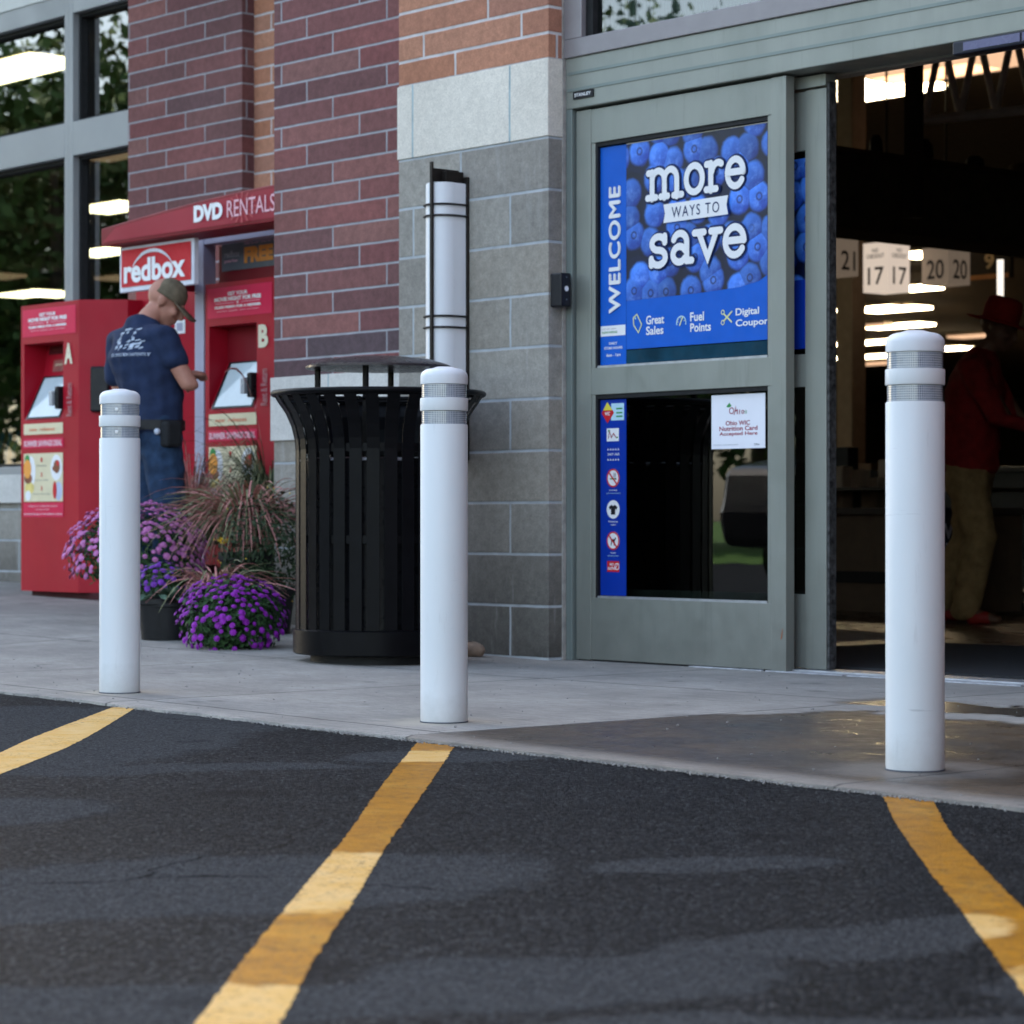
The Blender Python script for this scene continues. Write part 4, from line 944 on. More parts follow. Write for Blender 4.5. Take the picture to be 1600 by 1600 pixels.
    D.disc(.075, .90, .028, M_green, .0025, n=12); D.disc(.078, .845, .042, M_orp, .003, ry=.055); D.disc(.085, .79, .045, M_brownp, .0022, ry=.03); D.disc(.115, .83, .05, M_white, .0018, ry=.09)
    D.disc(.395, .85, .062, M_white, .002, ry=.075); D.disc(.40, .855, .034, M_brownp, .003, ry=.038); D.disc(.415, .875, .016, M_redp, .0035); D.disc(.37, .845, .014, M_brownp, .0036)
    D.disc(.10, .735, .05, simple('pale_yellow_food', (.75, .60, .20), .5, 0, .2), .002, ry=.035); D.disc(.085, .690, .03, M_white, .0025); D.disc(.38, .72, .022, M_redp, .003, ry=.05); D.disc(.42, .715, .038, simple('pale_blue_print', (.50, .55, .72), .5), .002, ry=.055)
    for i, z in enumerate((.885, .80, .72)): D.text(str(i+1), .225, .245, z, z+.024, M_redp, .03, .003); D.text(('choose', 'scan or swipe', 'take your movie and go')[i], .18-.02*i, .29+.02*i, z-.026, z-.016, M_slate, .0, .003)
    D.rect(.03, .47, .565, .648, M_kpink, .0015); D.text('subject to additional terms', .09, .41, .622, .634, M_kpale, .02, .003); D.text('and age limits', .17, .32, .604, .614, M_kpale, .02, .003); D.text('download the app or visit online to reserve', .04, .46, .574, .590, M_kpale, .03, .003)
    D.rect(.06, .46, .44, .441, M_kred, .001)
    q.build('graphics', None, t)
    q = MB(); D = Dec(q, (rx0, yf+.13, 1.40), (1, 0, 0), (0, .03, .175)); D.rect(.10, .40, .015, .085, simple('faded_red_label', (.30, .09, .08), .5, 0, .3), .002); D.text('please insert disc here', .13, .38, .045, .065, M_kcream, .02, .004); D.rect(.03, .41, .12, .17, simple('dark_slot_red', (.09, .008, .012), .6), .002); D.text('Return movies here anytime', .08, .38, .14, .152, M_brownp, .0, .004); q.build('slot_label', None, t)
    # card reader on the side of the screen and black disc slot on the bevelled stile
    MB().box(rx1-.050, rx1-.012, yf-.03, yf+.08, 1.185, 1.315).build('card_reader', simple('black_reader', (.012, .012, .014), .3), t, bevel=.008)
    MB().box(rx1-.085, rx1-.052, yf-.045, yf-.005, 1.205, 1.29).build('reader_screen', simple('reader_silver', (.45, .47, .5), .3, .2, .1), t, bevel=.004)
    n = Vector((1, -1, 0)).normalized(); u = Vector((1, 1, 0)).normalized()
    cx, cy = x1+wC*.45, yf+dC*.45; sl = MB()
    vs = []
    for dn in (0.001, .035):
        for (du, dz) in ((-.055, 1.16), (.055, 1.16), (.055, 1.42), (-.055, 1.42)): vs.append(Vector((cx, cy, dz))+u*du+n*dn)
    sl.add(vs, [(3, 2, 1, 0), (4, 5, 6, 7), (0, 1, 5, 4), (1, 2, 6, 5), (2, 3, 7, 6), (3, 0, 4, 7)]); sl.build('disc_slot', simple('black_slot', (.010, .010, .014), .35, 0, .3), t, bevel=.012)
    return t
kx = onY(33, YK).x
kiosk('rental_kiosk', kx, 'A', 'red DVD kiosk lettered A beside the shop window', ground_z(kx+.4, 8.3))
kb = onY(321, YK).x
kiosk('rental_kiosk', kb, 'B', 'red DVD kiosk lettered B partly behind the brick pier', ground_z(kb+.4, 8.3))
# canopy sign
YS = 7.55
cs = thing('canopy_sign', 'arched red canopy sign reading DVD RENTALS above the kiosks', 'sign', (onY(300, YS).x, YS, 2.1))
x0 = onY(158, YS).x; x1 = onY(428, YS).x+2.0; zb = onY(158, YS, 385).z; pts = [(x0, zb)]
for i in range(25): pass
top = []
for i in range(25):
    t_ = i/24; x = x0+(x1-x0)*t_; h = .094+.088*math.sin(math.pi*t_); top.append((x, zb+h))
poly = [(x0, zb), (x1, zb)]+top[::-1]
MB().prism(poly, YS, YS+.22, 'y').build('canopy', M_kred2, cs, bevel=.006)
ins = [(x0+.02, zb+.018), (x1-.02, zb+.018)]+[(x, z-.018) for x, z in top[::-1] if x0+.02 < x < x1-.02]
q = MB(); D = XZ(q, 0, YS, 0); D.poly(ins, simple('canopy_face_red', (.30, .012, .03), .4, 0, .12, 0, 1.5), .003)
xa, xb, xc, xd = onY(305, YS).x, onY(350, YS).x, onY(357, YS).x, onY(432, YS).x
z = onY(305, YS, 352).z+.012
D.text('DVD', xa, xb, z, z+.085, M_white, .06, .006); D.text('RENTALS', xc, xd, z, z+.085, M_kpale, .0, .006)
for i in range(16):
    a = R(i*22.5); cx, cz = onY(380, YS).x, z+.04; D.poly([(cx, cz), (cx+.13*math.cos(a-.05), cz+.075*math.sin(a-.05)), (cx+.13*math.cos(a+.05), cz+.075*math.sin(a+.05))], simple('pale_red_burst', (.45, .07, .08), .4), .0045+.0001*i)
q.build('lettering', None, cs)
# box sign 'redbox'
YB = 7.62
rs = thing('box_sign', 'white framed red sign with arched smile over lettering redbox', 'sign', (onY(245, YB).x, YB, 1.9))
x0, x1 = onY(187, YB).x, onY(303, YB).x; z0, z1 = onY(187, YB, 458).z, onY(187, YB, 392).z+.015
MB().box(x0, x1, YB, YB+.03, z0, z1).build('sign_frame', simple('white_sign_frame', (.66, .67, .74), .4), rs, bevel=.004)
q = MB(); D = XZ(q, x0, YB, z0); w_, h_ = x1-x0, z1-z0
D.rect(.022, w_-.022, .026, h_-.016, simple('bright_red_acrylic', (.50, .010, .02), .55, 0, .03), .002)
D.text('redbox', .05, w_-.07, .045, .045+h_*.52, M_white, .035, .004)
arcp = [(w_*.46+w_*.29*math.cos(R(20+140*i/18)), h_*.30+h_*.55*math.sin(R(20+140*i/18))) for i in range(19)]
for i in range(18):
    wd = .016*math.sin(math.pi*(i+.5)/18)+.003; D.line([arcp[i], arcp[i+1]], wd, simple('pale_smile', (.68, .68, .74), .4), .004, False)
q.build('sign_face', None, rs)
MB().box(x0+.12, x0+.17, YB+.031, YL-.02, z0+.02, z0+.07).build('mounting_arm', M_kred2, rs)
# display frame (lavender posts) with information header
YF = 7.97
df = thing('banner_stand', 'lavender grey steel frame holding a slate FREE banner behind kiosk B', 'banner stand', (onY(312, YF).x, YF, .06))
a0, a1 = onY(304, YF).x, onY(318, YF).x; zt_ = onY(311, YF, 366).z
MB().box(a0, a1, YF, YF+.08, .06, zt_).build('post', M_lav, df, bevel=.004)
zc = zt_-.02
MB().box(a1, a1+1.3, YF+.002, YF+.078, zt_-.06, zt_).build('rail', M_lav, df, bevel=.004)
q = MB().mat(M_kred2).box(a1, a1+1.3, YF+.10, YF+.14, .1, zt_-.062); D = XZ(q, a1, YF+.10, 0)
zq = onY(321, YF+.1, 428).z; D.rect(.03, 1.25, zq, zq+.165, M_slate, .002)
D.text('redbox', .06, .20, zq+.07, zq+.105, simple('pale_slate_print', (.35, .38, .40), .4), .03, .004); D.text('perks', .06, .18, zq+.04, zq+.06, M_kpale, .03, .004)
D.text('FREE', .24, .50, zq+.03, zq+.115, M_orp, .07, .004); D.text('5 night', .52, .68, zq+.07, zq+.11, M_orp, .02, .004); D.text('DVD rental', .52, .72, zq+.03, zq+.06, M_orp, .03, .004); D.text('New to our rewards? Text for more', .24, .66, zq+.128, zq+.146, M_kpale, .0, .004)
zq -= .14; D.rect(.02, .30, zq, zq+.075, M_kcream, .002); D.text('COMING SOON', .08, .24, zq+.03, zq+.055, M_slate, .03, .004); D.rect(.02, .06, zq-.5, zq, M_kcream, .002)
for i in range(3): D.rect(.335+i*.11, .405+i*.11, zq+.02, zq+.078, (M_slate, M_green, M_orp)[i], .002); D.rect(.335+i*.11, .405+i*.11, zq+.05, zq+.078, M_kcream, .003)
for i in range(5): D.rect(.02, .055, .55+i*.14, .63+i*.14, (M_orp, M_kcream, M_slate, M_orp, M_brownp)[i], .002)
q.build('banner_panel', None, df)
# tall red cabinet behind the man, joining both kiosks
rc = thing('media_cabinet', 'tall plain dark red cabinet behind the man between the kiosks', 'cabinet', (onY(275, 8.25).x, 8.25, .07))
x0, x1 = onY(212, 8.25).x, onY(312, 8.25).x
MB().box(x0, x1, 8.25, 8.78, .07, onY(212, 8.25, 455).z).build('cabinet', M_kred, rc, bevel=.005)
q = MB(); D = XZ(q, onY(274, 8.25).x, 8.25, onY(274, 8.25, 522).z); D.rect(0, .10, 0, .075, M_white, .002); D.rect(.02, .08, .015, .06, M_lav, .003); D.rect(-.02, .10, .10, .125, M_orp, .002); q.build('notice', None, rc)
MB().box(x0+.30, x0+.31, 8.2465, 8.25, .12, onY(212, 8.25, 470).z).build('door_seam', M_kred2, rc)

# ================================================================== PLANTS
def leafmat(name, c1, c2, rough=.55):
    k = NT(name); p = k.coord(); k.l(k.mix(k.mapr(k.noise(p, 30, 3), .3, .7), c1, c2), k.b.inputs['Base Color'])
    k.b.inputs['Roughness'].default_value = rough; k.b.inputs['Specular IOR Level'].default_value = .15; return k.m
M_leaf = leafmat('mum_leaves', (.018, .045, .018), (.05, .10, .035)); M_leafd = leafmat('dark_leaves', (.010, .022, .010), (.03, .05, .02))
M_pot = simple('black_nursery_pot', (.014, .014, .015), .5, 0, .2)
def ori(n, rr_):
    z = n.normalized(); x = z.orthogonal().normalized(); x = Matrix.Rotation(rr_.uniform(0, 6.28), 3, z) @ x; y = z.cross(x); return x, y, z
def blossom(b, c, n, r_, rr_, petals=9):
    x, y, z = ori(n, rr_); vs = [c]; 
    for i in range(petals*2):
        a = math.pi*i/petals; q = r_*(1.0 if i % 2 == 0 else .72)
        vs.append(c+x*q*math.cos(a)+y*q*math.sin(a)-z*r_*(.16 if i % 2 == 0 else .05))
    b.add(vs, [(0, 1+i, 1+(i+1) % (petals*2)) for i in range(petals*2)])
    # inner whorl
    vs = [c+z*r_*.28]
    for i in range(8):
        a = math.pi*i/4; vs.append(c+x*r_*.55*math.cos(a)+y*r_*.55*math.sin(a)+z*r_*.10)
    b.add(vs, [(0, 1+i, 1+(i+1) % 8) for i in range(8)])
def mum(x, y, rad, h, zc, label, m_bl, n_bl, seed, bsize=.017, eyes=None, group=None, bias=None):
    rr_ = random.Random(seed); gz = ground_z(x, y); t = thing('potted_mum', label, 'flowering plant', (x, y, gz), group)
    ph = min(1, zc/.2); MB().lathe([(.085, 0), (.105, .15*ph), (.115, .155*ph), (.115, .175*ph), (.10, .17*ph)], (x, y, gz), 28).build('pot', M_pot, t, smooth=True)
    f = MB(); 
    for i in range(2600):
        v = Vector((rr_.gauss(0, 1), rr_.gauss(0, 1), rr_.gauss(0, 1))); v.normalize()
        if v.z < (-.55 if zc > .2 else -.85): continue
        q = rr_.uniform(.45, .97) ** .7; c = Vector((x+v.x*rad*q, y+v.y*rad*q, gz+zc+v.z*h*q)); n = (v+Vector((rr_.uniform(-.8, .8), rr_.uniform(-.8, .8), rr_.uniform(-.3, .9))))
        X_, Y_2, Z_ = ori(n, rr_); s_ = rr_.uniform(.010, .020)
        f.add([c-X_*s_, c-Y_2*s_*.45+Z_*.002, c+X_*s_, c+Y_2*s_*.45+Z_*.002], [(0, 1, 2, 3)])
    f.build('foliage', M_leaf, t)
    b = MB().mat(m_bl); pts = []
    tries = 0
    while len(pts) < n_bl and tries < n_bl*60:
        tries += 1
        v = Vector((rr_.gauss(0, 1), rr_.gauss(0, 1), rr_.gauss(0, 1))).normalized()
        if v.z < (-.45 if zc > .2 else -.75) or rr_.random() > .35+.65*max(0, v.z+.35): continue
        if bias and v.dot(bias) < -.2 and rr_.random() < .6: continue
        k_ = rr_.uniform(.93, 1.06); c = Vector((x+v.x*rad*k_, y+v.y*rad*k_, gz+zc+v.z*h*k_))
        if any((c-p).length < bsize*1.25 for p in pts): continue
        pts.append(c); blossom(b, c, (v+Vector((0, 0, .5))+Vector((rr_.uniform(-.25, .25), rr_.uniform(-.25, .25), 0))), bsize*rr_.uniform(.65, 1.12), rr_)
    if eyes:
        b.mat(eyes)
        for c in pts[::3]: b.ell(c+(c-Vector((x, y, gz+zc))).normalized()*.003, .0045, 6, 4)
    b.build('blossoms', None, t); return t
M_mag = simple('magenta_petals', (.26, .018, .36), .55, 0, .35, 0, 60); M_pk = simple('pink_petals', (.52, .17, .42), .55, 0, .3, 0, 60)
M_vio = simple('violet_petals', (.17, .035, .36), .55, 0, .3, 0, 60); M_cr = simple('cream_petals', (.62, .62, .42), .55, 0, .15, 0, 60); M_ye = simple('yellow_petals', (.70, .45, .04), .55, 0, .2, 0, 60)
def gpos(px, py): 
    p = onZ(px, py, 0)
    for _ in range(4): p = onZ(px, py, ground_z(p.x, p.y))
    return p
g1 = gpos(362, 1012)
mum(g1.x, g1.y, .228, .178, .118, 'bright magenta mum in front, beside the black bin', M_mag, 330, 11, .0165)
g2 = gpos(212, 975)
mum(g2.x, g2.y, .33, .25, .33, 'large pale pink mum standing behind the kiosk-side bollard', M_pk, 560, 12, .019)
g3 = gpos(252, 1000)
mum(g3.x, g3.y, .105, .08, .255, 'small violet bloom cluster below the pink mum', M_vio, 60, 13, .019)
g4 = gpos(222, 975)
g5 = gpos(305, 965)
mum(g5.x, g5.y, .17, .15, .44, 'cream white mum half hidden behind the fountain grass', M_cr, 55, 14, .014)
# ornamental kale
gk = gpos(262, 1000); kz = ground_z(gk.x, gk.y)
kl = thing('ornamental_kale', 'grey-green frilled kale in a black pot left of the magenta mum', 'plant', (gk.x, gk.y, kz))
MB().lathe([(.08, 0), (.10, .14), (.11, .145), (.11, .16)], (gk.x, gk.y, kz), 28).build('pot', M_pot, kl, smooth=True)
b = MB(); rr_ = random.Random(21)
for i in range(34):
    a = i*2.4; el = .15+.028*i; L = .155-.0030*i; w0_ = .055-.0006*i; vs = []; n = 7
    dirv = Vector((math.cos(a)*math.cos(el), math.sin(a)*math.cos(el), math.sin(el))); side = Vector((-math.sin(a), math.cos(a), 0)); up = side.cross(dirv)*-1
    for j in range(n):
        s_ = j/(n-1); w_ = w0_*math.sin(math.pi*min(1, s_*.8+.12))
        for k_ in range(5):
            q = (k_-2)/2; ruff = rr_.uniform(-.012, .012)*abs(q)*s_*2
            vs.append(Vector((gk.x, gk.y, kz+.175))+dirv*L*s_+side*w_*q+up*(ruff-.03*s_*s_+.012*q*q))
    b.add(vs, [(j*5+k_, j*5+k_+1, (j+1)*5+k_+1, (j+1)*5+k_) for j in range(n-1) for k_ in range(4)])
b.build('leaves', leafmat('kale_leaves', (.07, .13, .08), (.20, .28, .22)), kl, smooth='all')
# fountain grasses
def grass(x, y, label, n, H_, spread, seed, c1, c2, plumes=0, z0=.18, wid=.0042):
    rr_ = random.Random(seed); gz = ground_z(x, y); t = thing('fountain_grass', label, 'ornamental grass', (x, y, gz))
    MB().lathe([(.10, 0), (.12, z0-.04), (.13, z0-.035), (.13, z0)], (x, y, gz), 28).build('pot', M_pot, t, smooth=True)
    b = MB(); ms = [c1, c2]
    for i in range(n):
        b.mat(ms[0] if rr_.random() < .6 else ms[1])
        a = rr_.uniform(0, 6.283); L = H_*rr_.uniform(.65, 1.1); sp = spread*rr_.uniform(.25, 1.1); droop = rr_.uniform(.5, 1.15)
        d = Vector((math.cos(a), math.sin(a), 0)); side = Vector((-math.sin(a), math.cos(a), 0)); side = (side+Vector((0, 0, rr_.uniform(-.5, .5)))).normalized()
        base = Vector((x, y, gz+z0))+d*rr_.uniform(0, .05); m = 10; vs = []
        for j in range(m):
            s_ = j/(m-1); p = base+d*sp*(s_**1.5)+Vector((0, 0, L*(s_*1.0-droop*.95*s_**2.6)))
            w_ = wid*(1-s_)**.5*rr_.uniform(.9, 1.1)+.0006; vs += [p-side*w_, p+Vector((0, 0, -w_*.5)), p+side*w_]
        b.add(vs, [f_ for j in range(m-1) for f_ in ((j*3, j*3+1, j*3+4, j*3+3), (j*3+1, j*3+2, j*3+5, j*3+4))])
    b.build('blades', None, t)
    if plumes:
        b = MB()
        for i in range(plumes):
            a = rr_.uniform(0, 6.283); d = Vector((math.cos(a), math.sin(a), 0)); sp = spread*rr_.uniform(.5, 1.0); L = H_*rr_.uniform(1.0, 1.35); pts = []; rad = []
            for j in range(14):
                s_ = j/13; pts.append(Vector((x, y, gz+z0))+d*sp*s_**1.7+Vector((0, 0, L*(s_-.42*s_**3)))); rad.append(.0015 if s_ < .72 else .0055*math.sin(math.pi*(s_-.70)/.32)+.001)
            b.tube(pts, .002, 5, radii=rad)
        b.build('plumes', simple('rosy_plume', (.34, .16, .15), .8, 0, .3, .3, 90), t)
    return t
M_gr = simple('burgundy_grass', (.19, .065, .065), .5, 0, .4, 0, 25); M_gr2 = simple('olive_grass', (.19, .19, .10), .5, 0, .4, 0, 25); M_gg = simple('green_grass_blade', (.035, .06, .028), .55, 0, .4, 0, 25); M_gb = simple('dull_pink_blade', (.44, .19, .17), .5, 0, .45, 0, 25)
ga = gpos(385, 985)
grass(ga.x, ga.y, 'red fountain grass arching over the magenta mum', 430, .62, .46, 31, M_gb, M_gr2, 0, .36, .0060)
ge = gpos(338, 1000)
grass(ge.x, ge.y, 'small rosy grass tuft trailing left of the magenta mum', 130, .34, .34, 35, M_gb, M_gr2, 0, .16, .0052)
gb_ = gpos(425, 962)
grass(gb_.x, gb_.y, 'tall thin green fountain grass against the brick pier', 520, 1.45, .50, 32, M_gg, M_gr2, 4, .2, .0032)
gc = gpos(300, 955)
grass(gc.x, gc.y, 'rosy fountain grass behind the pink mum', 260, 1.15, .42, 33, M_gb, M_gr, 0, .24, .0042)
# dark leafy filler with yellow buds by the bin, yellow lily blossom
gd = gpos(418, 990); sh_ = thing('leafy_shrub', 'dark leafy potted shrub with tiny yellow buds next to the bin', 'plant', (gd.x, gd.y, ground_z(gd.x, gd.y)))
z_ = ground_z(gd.x, gd.y); MB().lathe([(.10, 0), (.12, .17), (.13, .175), (.13, .2)], (gd.x, gd.y, z_), 28).build('pot', M_pot, sh_, smooth=True)
f = MB(); yb_ = MB(); rr_ = random.Random(41)
for i in range(2300):
    v = Vector((rr_.gauss(0, 1), rr_.gauss(0, 1), rr_.gauss(0, 1))).normalized(); q = rr_.uniform(.3, 1)**.6; c = Vector((gd.x+v.x*.25*q, gd.y+v.y*.25*q, z_+.38+v.z*.27*q)); X_, Y_2, Z_ = ori(v+Vector((rr_.uniform(-1, 1), rr_.uniform(-1, 1), .3)), rr_); s_ = rr_.uniform(.009, .018)
    f.add([c-X_*s_, c-Y_2*s_*.4, c+X_*s_, c+Y_2*s_*.4], [(0, 1, 2, 3)])
    if i % 90 == 0: yb_.ell(Vector((gd.x+v.x*.26, gd.y+v.y*.26, z_+.38+v.z*.28)), 0.0032, 6, 4)
f.build('foliage', M_leafd, sh_); yb_.build('buds', M_ye, sh_)
pl_ = gpos(352, 990); z_ = ground_z(pl_.x, pl_.y)
yl_ = thing('yellow_flower', 'single yellow lily bloom between red grass and magenta mum', 'flower', (pl_.x, pl_.y, z_))
MB().tube([(pl_.x, pl_.y, z_), (pl_.x+.01, pl_.y, z_+.2), (pl_.x, pl_.y-.01, z_+.40)], .003, 6).build('stem', M_gg, yl_)
b = MB(); c0 = Vector((pl_.x, pl_.y-.01, z_+.40))
for i in range(12):
    a = i*2.4; dv = Vector((math.cos(a), math.sin(a), .5+.07*i)).normalized(); sd_ = Vector((-math.sin(a), math.cos(a), 0)); L = .052
    b.add([c0, c0+dv*L*.5-sd_*.010, c0+dv*L-Vector((0, 0, .006)), c0+dv*L*.5+sd_*.010], [(0, 1, 2, 3)])
b.build('petals', M_ye, yl_)

# ================================================================== PEOPLE
def skin_mesh(joints, edges, root=None, sub=2):
    """joints: name -> (pos, (rx, ry)); returns verts, faces of one continuous tapered surface"""
    names = list(joints); idx = {n: i for i, n in enumerate(names)}
    me = bpy.data.meshes.new('sk'); me.from_pydata([joints[n][0] for n in names], [(idx[a], idx[b]) for a, b in edges], [])
    o = bpy.data.objects.new('sk', me); COL.objects.link(o); md = o.modifiers.new('s', 'SKIN'); md.use_smooth_shade = True; md.branch_smoothing = .3
    for i, n in enumerate(names):
        r_ = joints[n][1]; r_ = (r_, r_) if isinstance(r_, (int, float)) else r_
        me.skin_vertices[0].data[i].radius = r_; me.skin_vertices[0].data[i].use_root = (n == (root or names[0]))
    sb_ = o.modifiers.new('u', 'SUBSURF'); sb_.levels = sub; sb_.render_levels = sub
    bpy.context.view_layer.update(); ev = o.evaluated_get(bpy.context.evaluated_depsgraph_get()).to_mesh()
    vs = [v.co.copy() for v in ev.vertices]; fs = [list(p.vertices) for p in ev.polygons]
    bpy.data.objects.remove(o); bpy.data.meshes.remove(me); return vs, fs
def remesh(vs, fs, vox, smooth_it=6):
    me = bpy.data.meshes.new('rm'); me.from_pydata([tuple(v) for v in vs], [], fs); o = bpy.data.objects.new('rm', me); COL.objects.link(o)
    md = o.modifiers.new('r', 'REMESH'); md.mode = 'VOXEL'; md.voxel_size = vox; s_ = o.modifiers.new('s', 'SMOOTH'); s_.iterations = smooth_it; s_.factor = .5
    bpy.context.view_layer.update(); ev = o.evaluated_get(bpy.context.evaluated_depsgraph_get()).to_mesh()
    r1 = [v.co.copy() for v in ev.vertices], [list(p.vertices) for p in ev.polygons]
    bpy.data.objects.remove(o); bpy.data.meshes.remove(me)
    V, Fs = r1; par = list(range(len(V)))          # keep the outer body only
    def fd(a):
        while par[a] != a: par[a] = par[par[a]]; a = par[a]
        return a
    for f in Fs:
        for a in f[1:]: par[fd(a)] = fd(f[0])
    cnt = {}
    for i in range(len(V)): cnt[fd(i)] = cnt.get(fd(i), 0)+1
    big = max(cnt, key=cnt.get); keep = [i for i in range(len(V)) if fd(i) == big]; mp_ = {a: i for i, a in enumerate(keep)}
    return [V[i] for i in keep], [[mp_[a] for a in f] for f in Fs if fd(f[0]) == big]
def add_head(mb, c, yaw, pitch, s=1.0):
    """c: head centre; yaw 0 looks +Y; pitch down in degrees"""
    Rm = Matrix.Rotation(R(yaw), 3, 'Z') @ Matrix.Rotation(R(-pitch), 3, 'X'); c = Vector(c)
    def e(p, r_, rx=0): mb.ell(c+Rm @ (Vector(p)*s), tuple(q*s for q in r_), 20, 14, Rm @ Matrix.Rotation(R(rx), 3, 'X'))
    e((0, -.012, .030), (.076, .094, .086)); e((0, .022, -.030), (.062, .070, .078)); e((0, .052, -.078), (.036, .036, .028))
    e((0, .083, .026), (.052, .016, .012)); e((0, .098, -.010), (.012, .020, .026), 20); e((0, .108, -.026), (.016, .013, .010)); e((0, .088, -.052), (.024, .012, .006)); e((0, .086, -.062), (.020, .012, .007))
    e((.047, .066, -.018), (.020, .020, .020)); e((-.047, .066, -.018), (.020, .020, .020))
    for q in (-1, 1): e((q*.077, -.008, -.004), (.009, .018, .031), -10); e((q*.083, -.014, .006), (.006, .018, .018))
    return Rm
def add_hand(mb, wrist, fwd, palmn, s=1.0, curl=35, flip=1):
    f_ = Vector(fwd).normalized(); n = Vector(palmn); n = (n-f_*n.dot(f_)).normalized(); w = f_.cross(n)*flip; wrist = Vector(wrist)
    mb.ell(wrist+f_*.045*s, (.040*s, .048*s, .016*s), 14, 10, Matrix((w, f_, n)).transposed())
    for i, (off, L) in enumerate(((-.030, .072), (-.010, .082), (.011, .076), (.030, .060))):
        p = wrist+f_*.080*s+w*off*s; pts = [p-f_*.02*s, p]; d = f_.copy(); ax = w
        for j, q in enumerate((.45, .32, .23)):
            d = Matrix.Rotation(R(curl*(1 if flip > 0 else -1)*(1 if j else .6)), 3, ax) @ d; 
            p = p+d*L*q*s; pts.append(p)
        mb.tube(pts, .009*s, 8, radii=[.010*s, .0095*s, .009*s, .008*s, .0065*s])
    p = wrist+f_*.02*s-w*.030*s; d = (f_*.7-w*.7+n*.3).normalized(); mb.tube([p-d*.01, p+d*.03*s, p+(d*.6+f_*.5).normalized()*.06*s], .010*s, 8, radii=[.012*s, .011*s, .008*s])
M_skin = simple('sunburnt_skin', (.42, .20, .145), .5, 0, .14, .03, 14); M_skin2 = simple('brown_skin', (.16, .08, .05), .5, 0, .1, .02, 14)
M_navyt = simple('navy_tshirt_cotton', (.016, .028, .070), .85, 0, .2, .25, 16); M_jean = simple('blue_denim', (.018, .040, .085), .85, 0, .35, .3, 22)
M_cap = simple('olive_brown_cap', (.13, .105, .07), .85, 0, .35, .3, 22)
def blob(joints, edges, vox=.010, rot=None, it=8):
    b = MB()
    for a, c in edges:
        (pa, ra), (pc, rc) = joints[a], joints[c]; pa, pc = Vector(pa), Vector(pc)
        ra = (ra, ra) if isinstance(ra, (int, float)) else ra; rc = (rc, rc) if isinstance(rc, (int, float)) else rc
        n = max(3, int((pc-pa).length/.022))
        for i in range(n+1):
            t = i/n; rx = ra[0]+(rc[0]-ra[0])*t; ry = ra[1]+(rc[1]-ra[1])*t; b.ell(pa.lerp(pc, t), (rx, ry, min(rx, ry)*.62), 18, 10, rot)
    return remesh(b.v, b.f, vox, it)
def fold_displace(vs, amp, c, seed=0):
    out = []
    for v in vs:
        q = amp*(math.sin(v.z*46+v.x*31+seed)*.5+math.sin(v.z*83-v.y*37+seed*2)*.3+math.sin(v.x*71+v.y*64)*.4); d = Vector((v.x-c[0], v.y-c[1], 0)); d = d.normalized() if d.length > 1e-4 else d
        out.append(v+d*q)
    return out
def to_obj(vs, fs, name, m, par, smooth=True):
    b = MB(); b.add(vs, fs); return b.build(name, m, par, smooth='all')
# --- man at the kiosk; local: facing +Y, right hand +X
mt_ = 12.75; mp = atT(222, 812, mt_); mx, my = mp.x, mp.y; mz = ground_z(mx, my)
man = thing('person', 'man in navy t-shirt, jeans and olive cap bending his head at kiosk', 'person', (mx, my, mz))
def L(x, y, z): return (mx+x, my+y, mz+z)
# placed so the torso leans a little back to the left
sh_z = 1.415
J = {'hip': (L(.07, .02, .95), (.140, .105)), 'belly': (L(.05, .03, 1.10), (.140, .110)), 'chest': (L(.01, .0, 1.28), (.150, .105)), 'neckb': (L(.0, -.005, 1.42), (.062, .062)), 'neck': (L(.005, .045, 1.49), (.058, .062)), 'headb': (L(.01, .085, 1.53), (.06, .06)),
     'shR': (L(.165, .0, 1.375), .052), 'elR': (L(.275, .09, 1.14), .048), 'wrR': (L(.13, .17, 1.20), .030),
     'shL': (L(-.165, -.0, 1.375), .052), 'elL': (L(-.225, .02, 1.13), .046), 'wrL': (L(-.13, .20, 1.16), .030),
     'hpR': (L(.145, .02, .88), .085), 'knR': (L(.165, .05, .50), .062), 'anR': (L(.16, .0, .09), .042), 'toR': (L(.17, .15, .03), .040),
     'hpL': (L(-.005, .02, .88), .085), 'knL': (L(-.03, .06, .50), .062), 'anL': (L(-.04, .0, .09), .042), 'toL': (L(-.05, .15, .03), .040)}
E = [('hip', 'belly'), ('belly', 'chest'), ('chest', 'neckb'), ('neckb', 'neck'), ('neck', 'headb'), ('chest', 'shR'), ('shR', 'elR'), ('elR', 'wrR'), ('chest', 'shL'), ('shL', 'elL'), ('elL', 'wrL'), ('hip', 'hpR'), ('hpR', 'knR'), ('knR', 'anR'), ('anR', 'toR'), ('hip', 'hpL'), ('hpL', 'knL'), ('knL', 'anL'), ('anL', 'toL')]
vs, fs = blob(J, E, .009, None, 4); b = MB(); b.add(vs, fs)
hc = Vector(L(.03, .115, 1.555)); Rm = add_head(b, hc, -38, 34, 1.0)
add_hand(b, J['wrR'][0], (-.3, .9, .15), (0, 0, -1)); add_hand(b, J['wrL'][0], (.5, .85, .1), (0, 0, -1), flip=-1)
vs, fs = remesh(b.v, b.f, .007, 5); to_obj(vs, fs, 'body', M_skin, man)
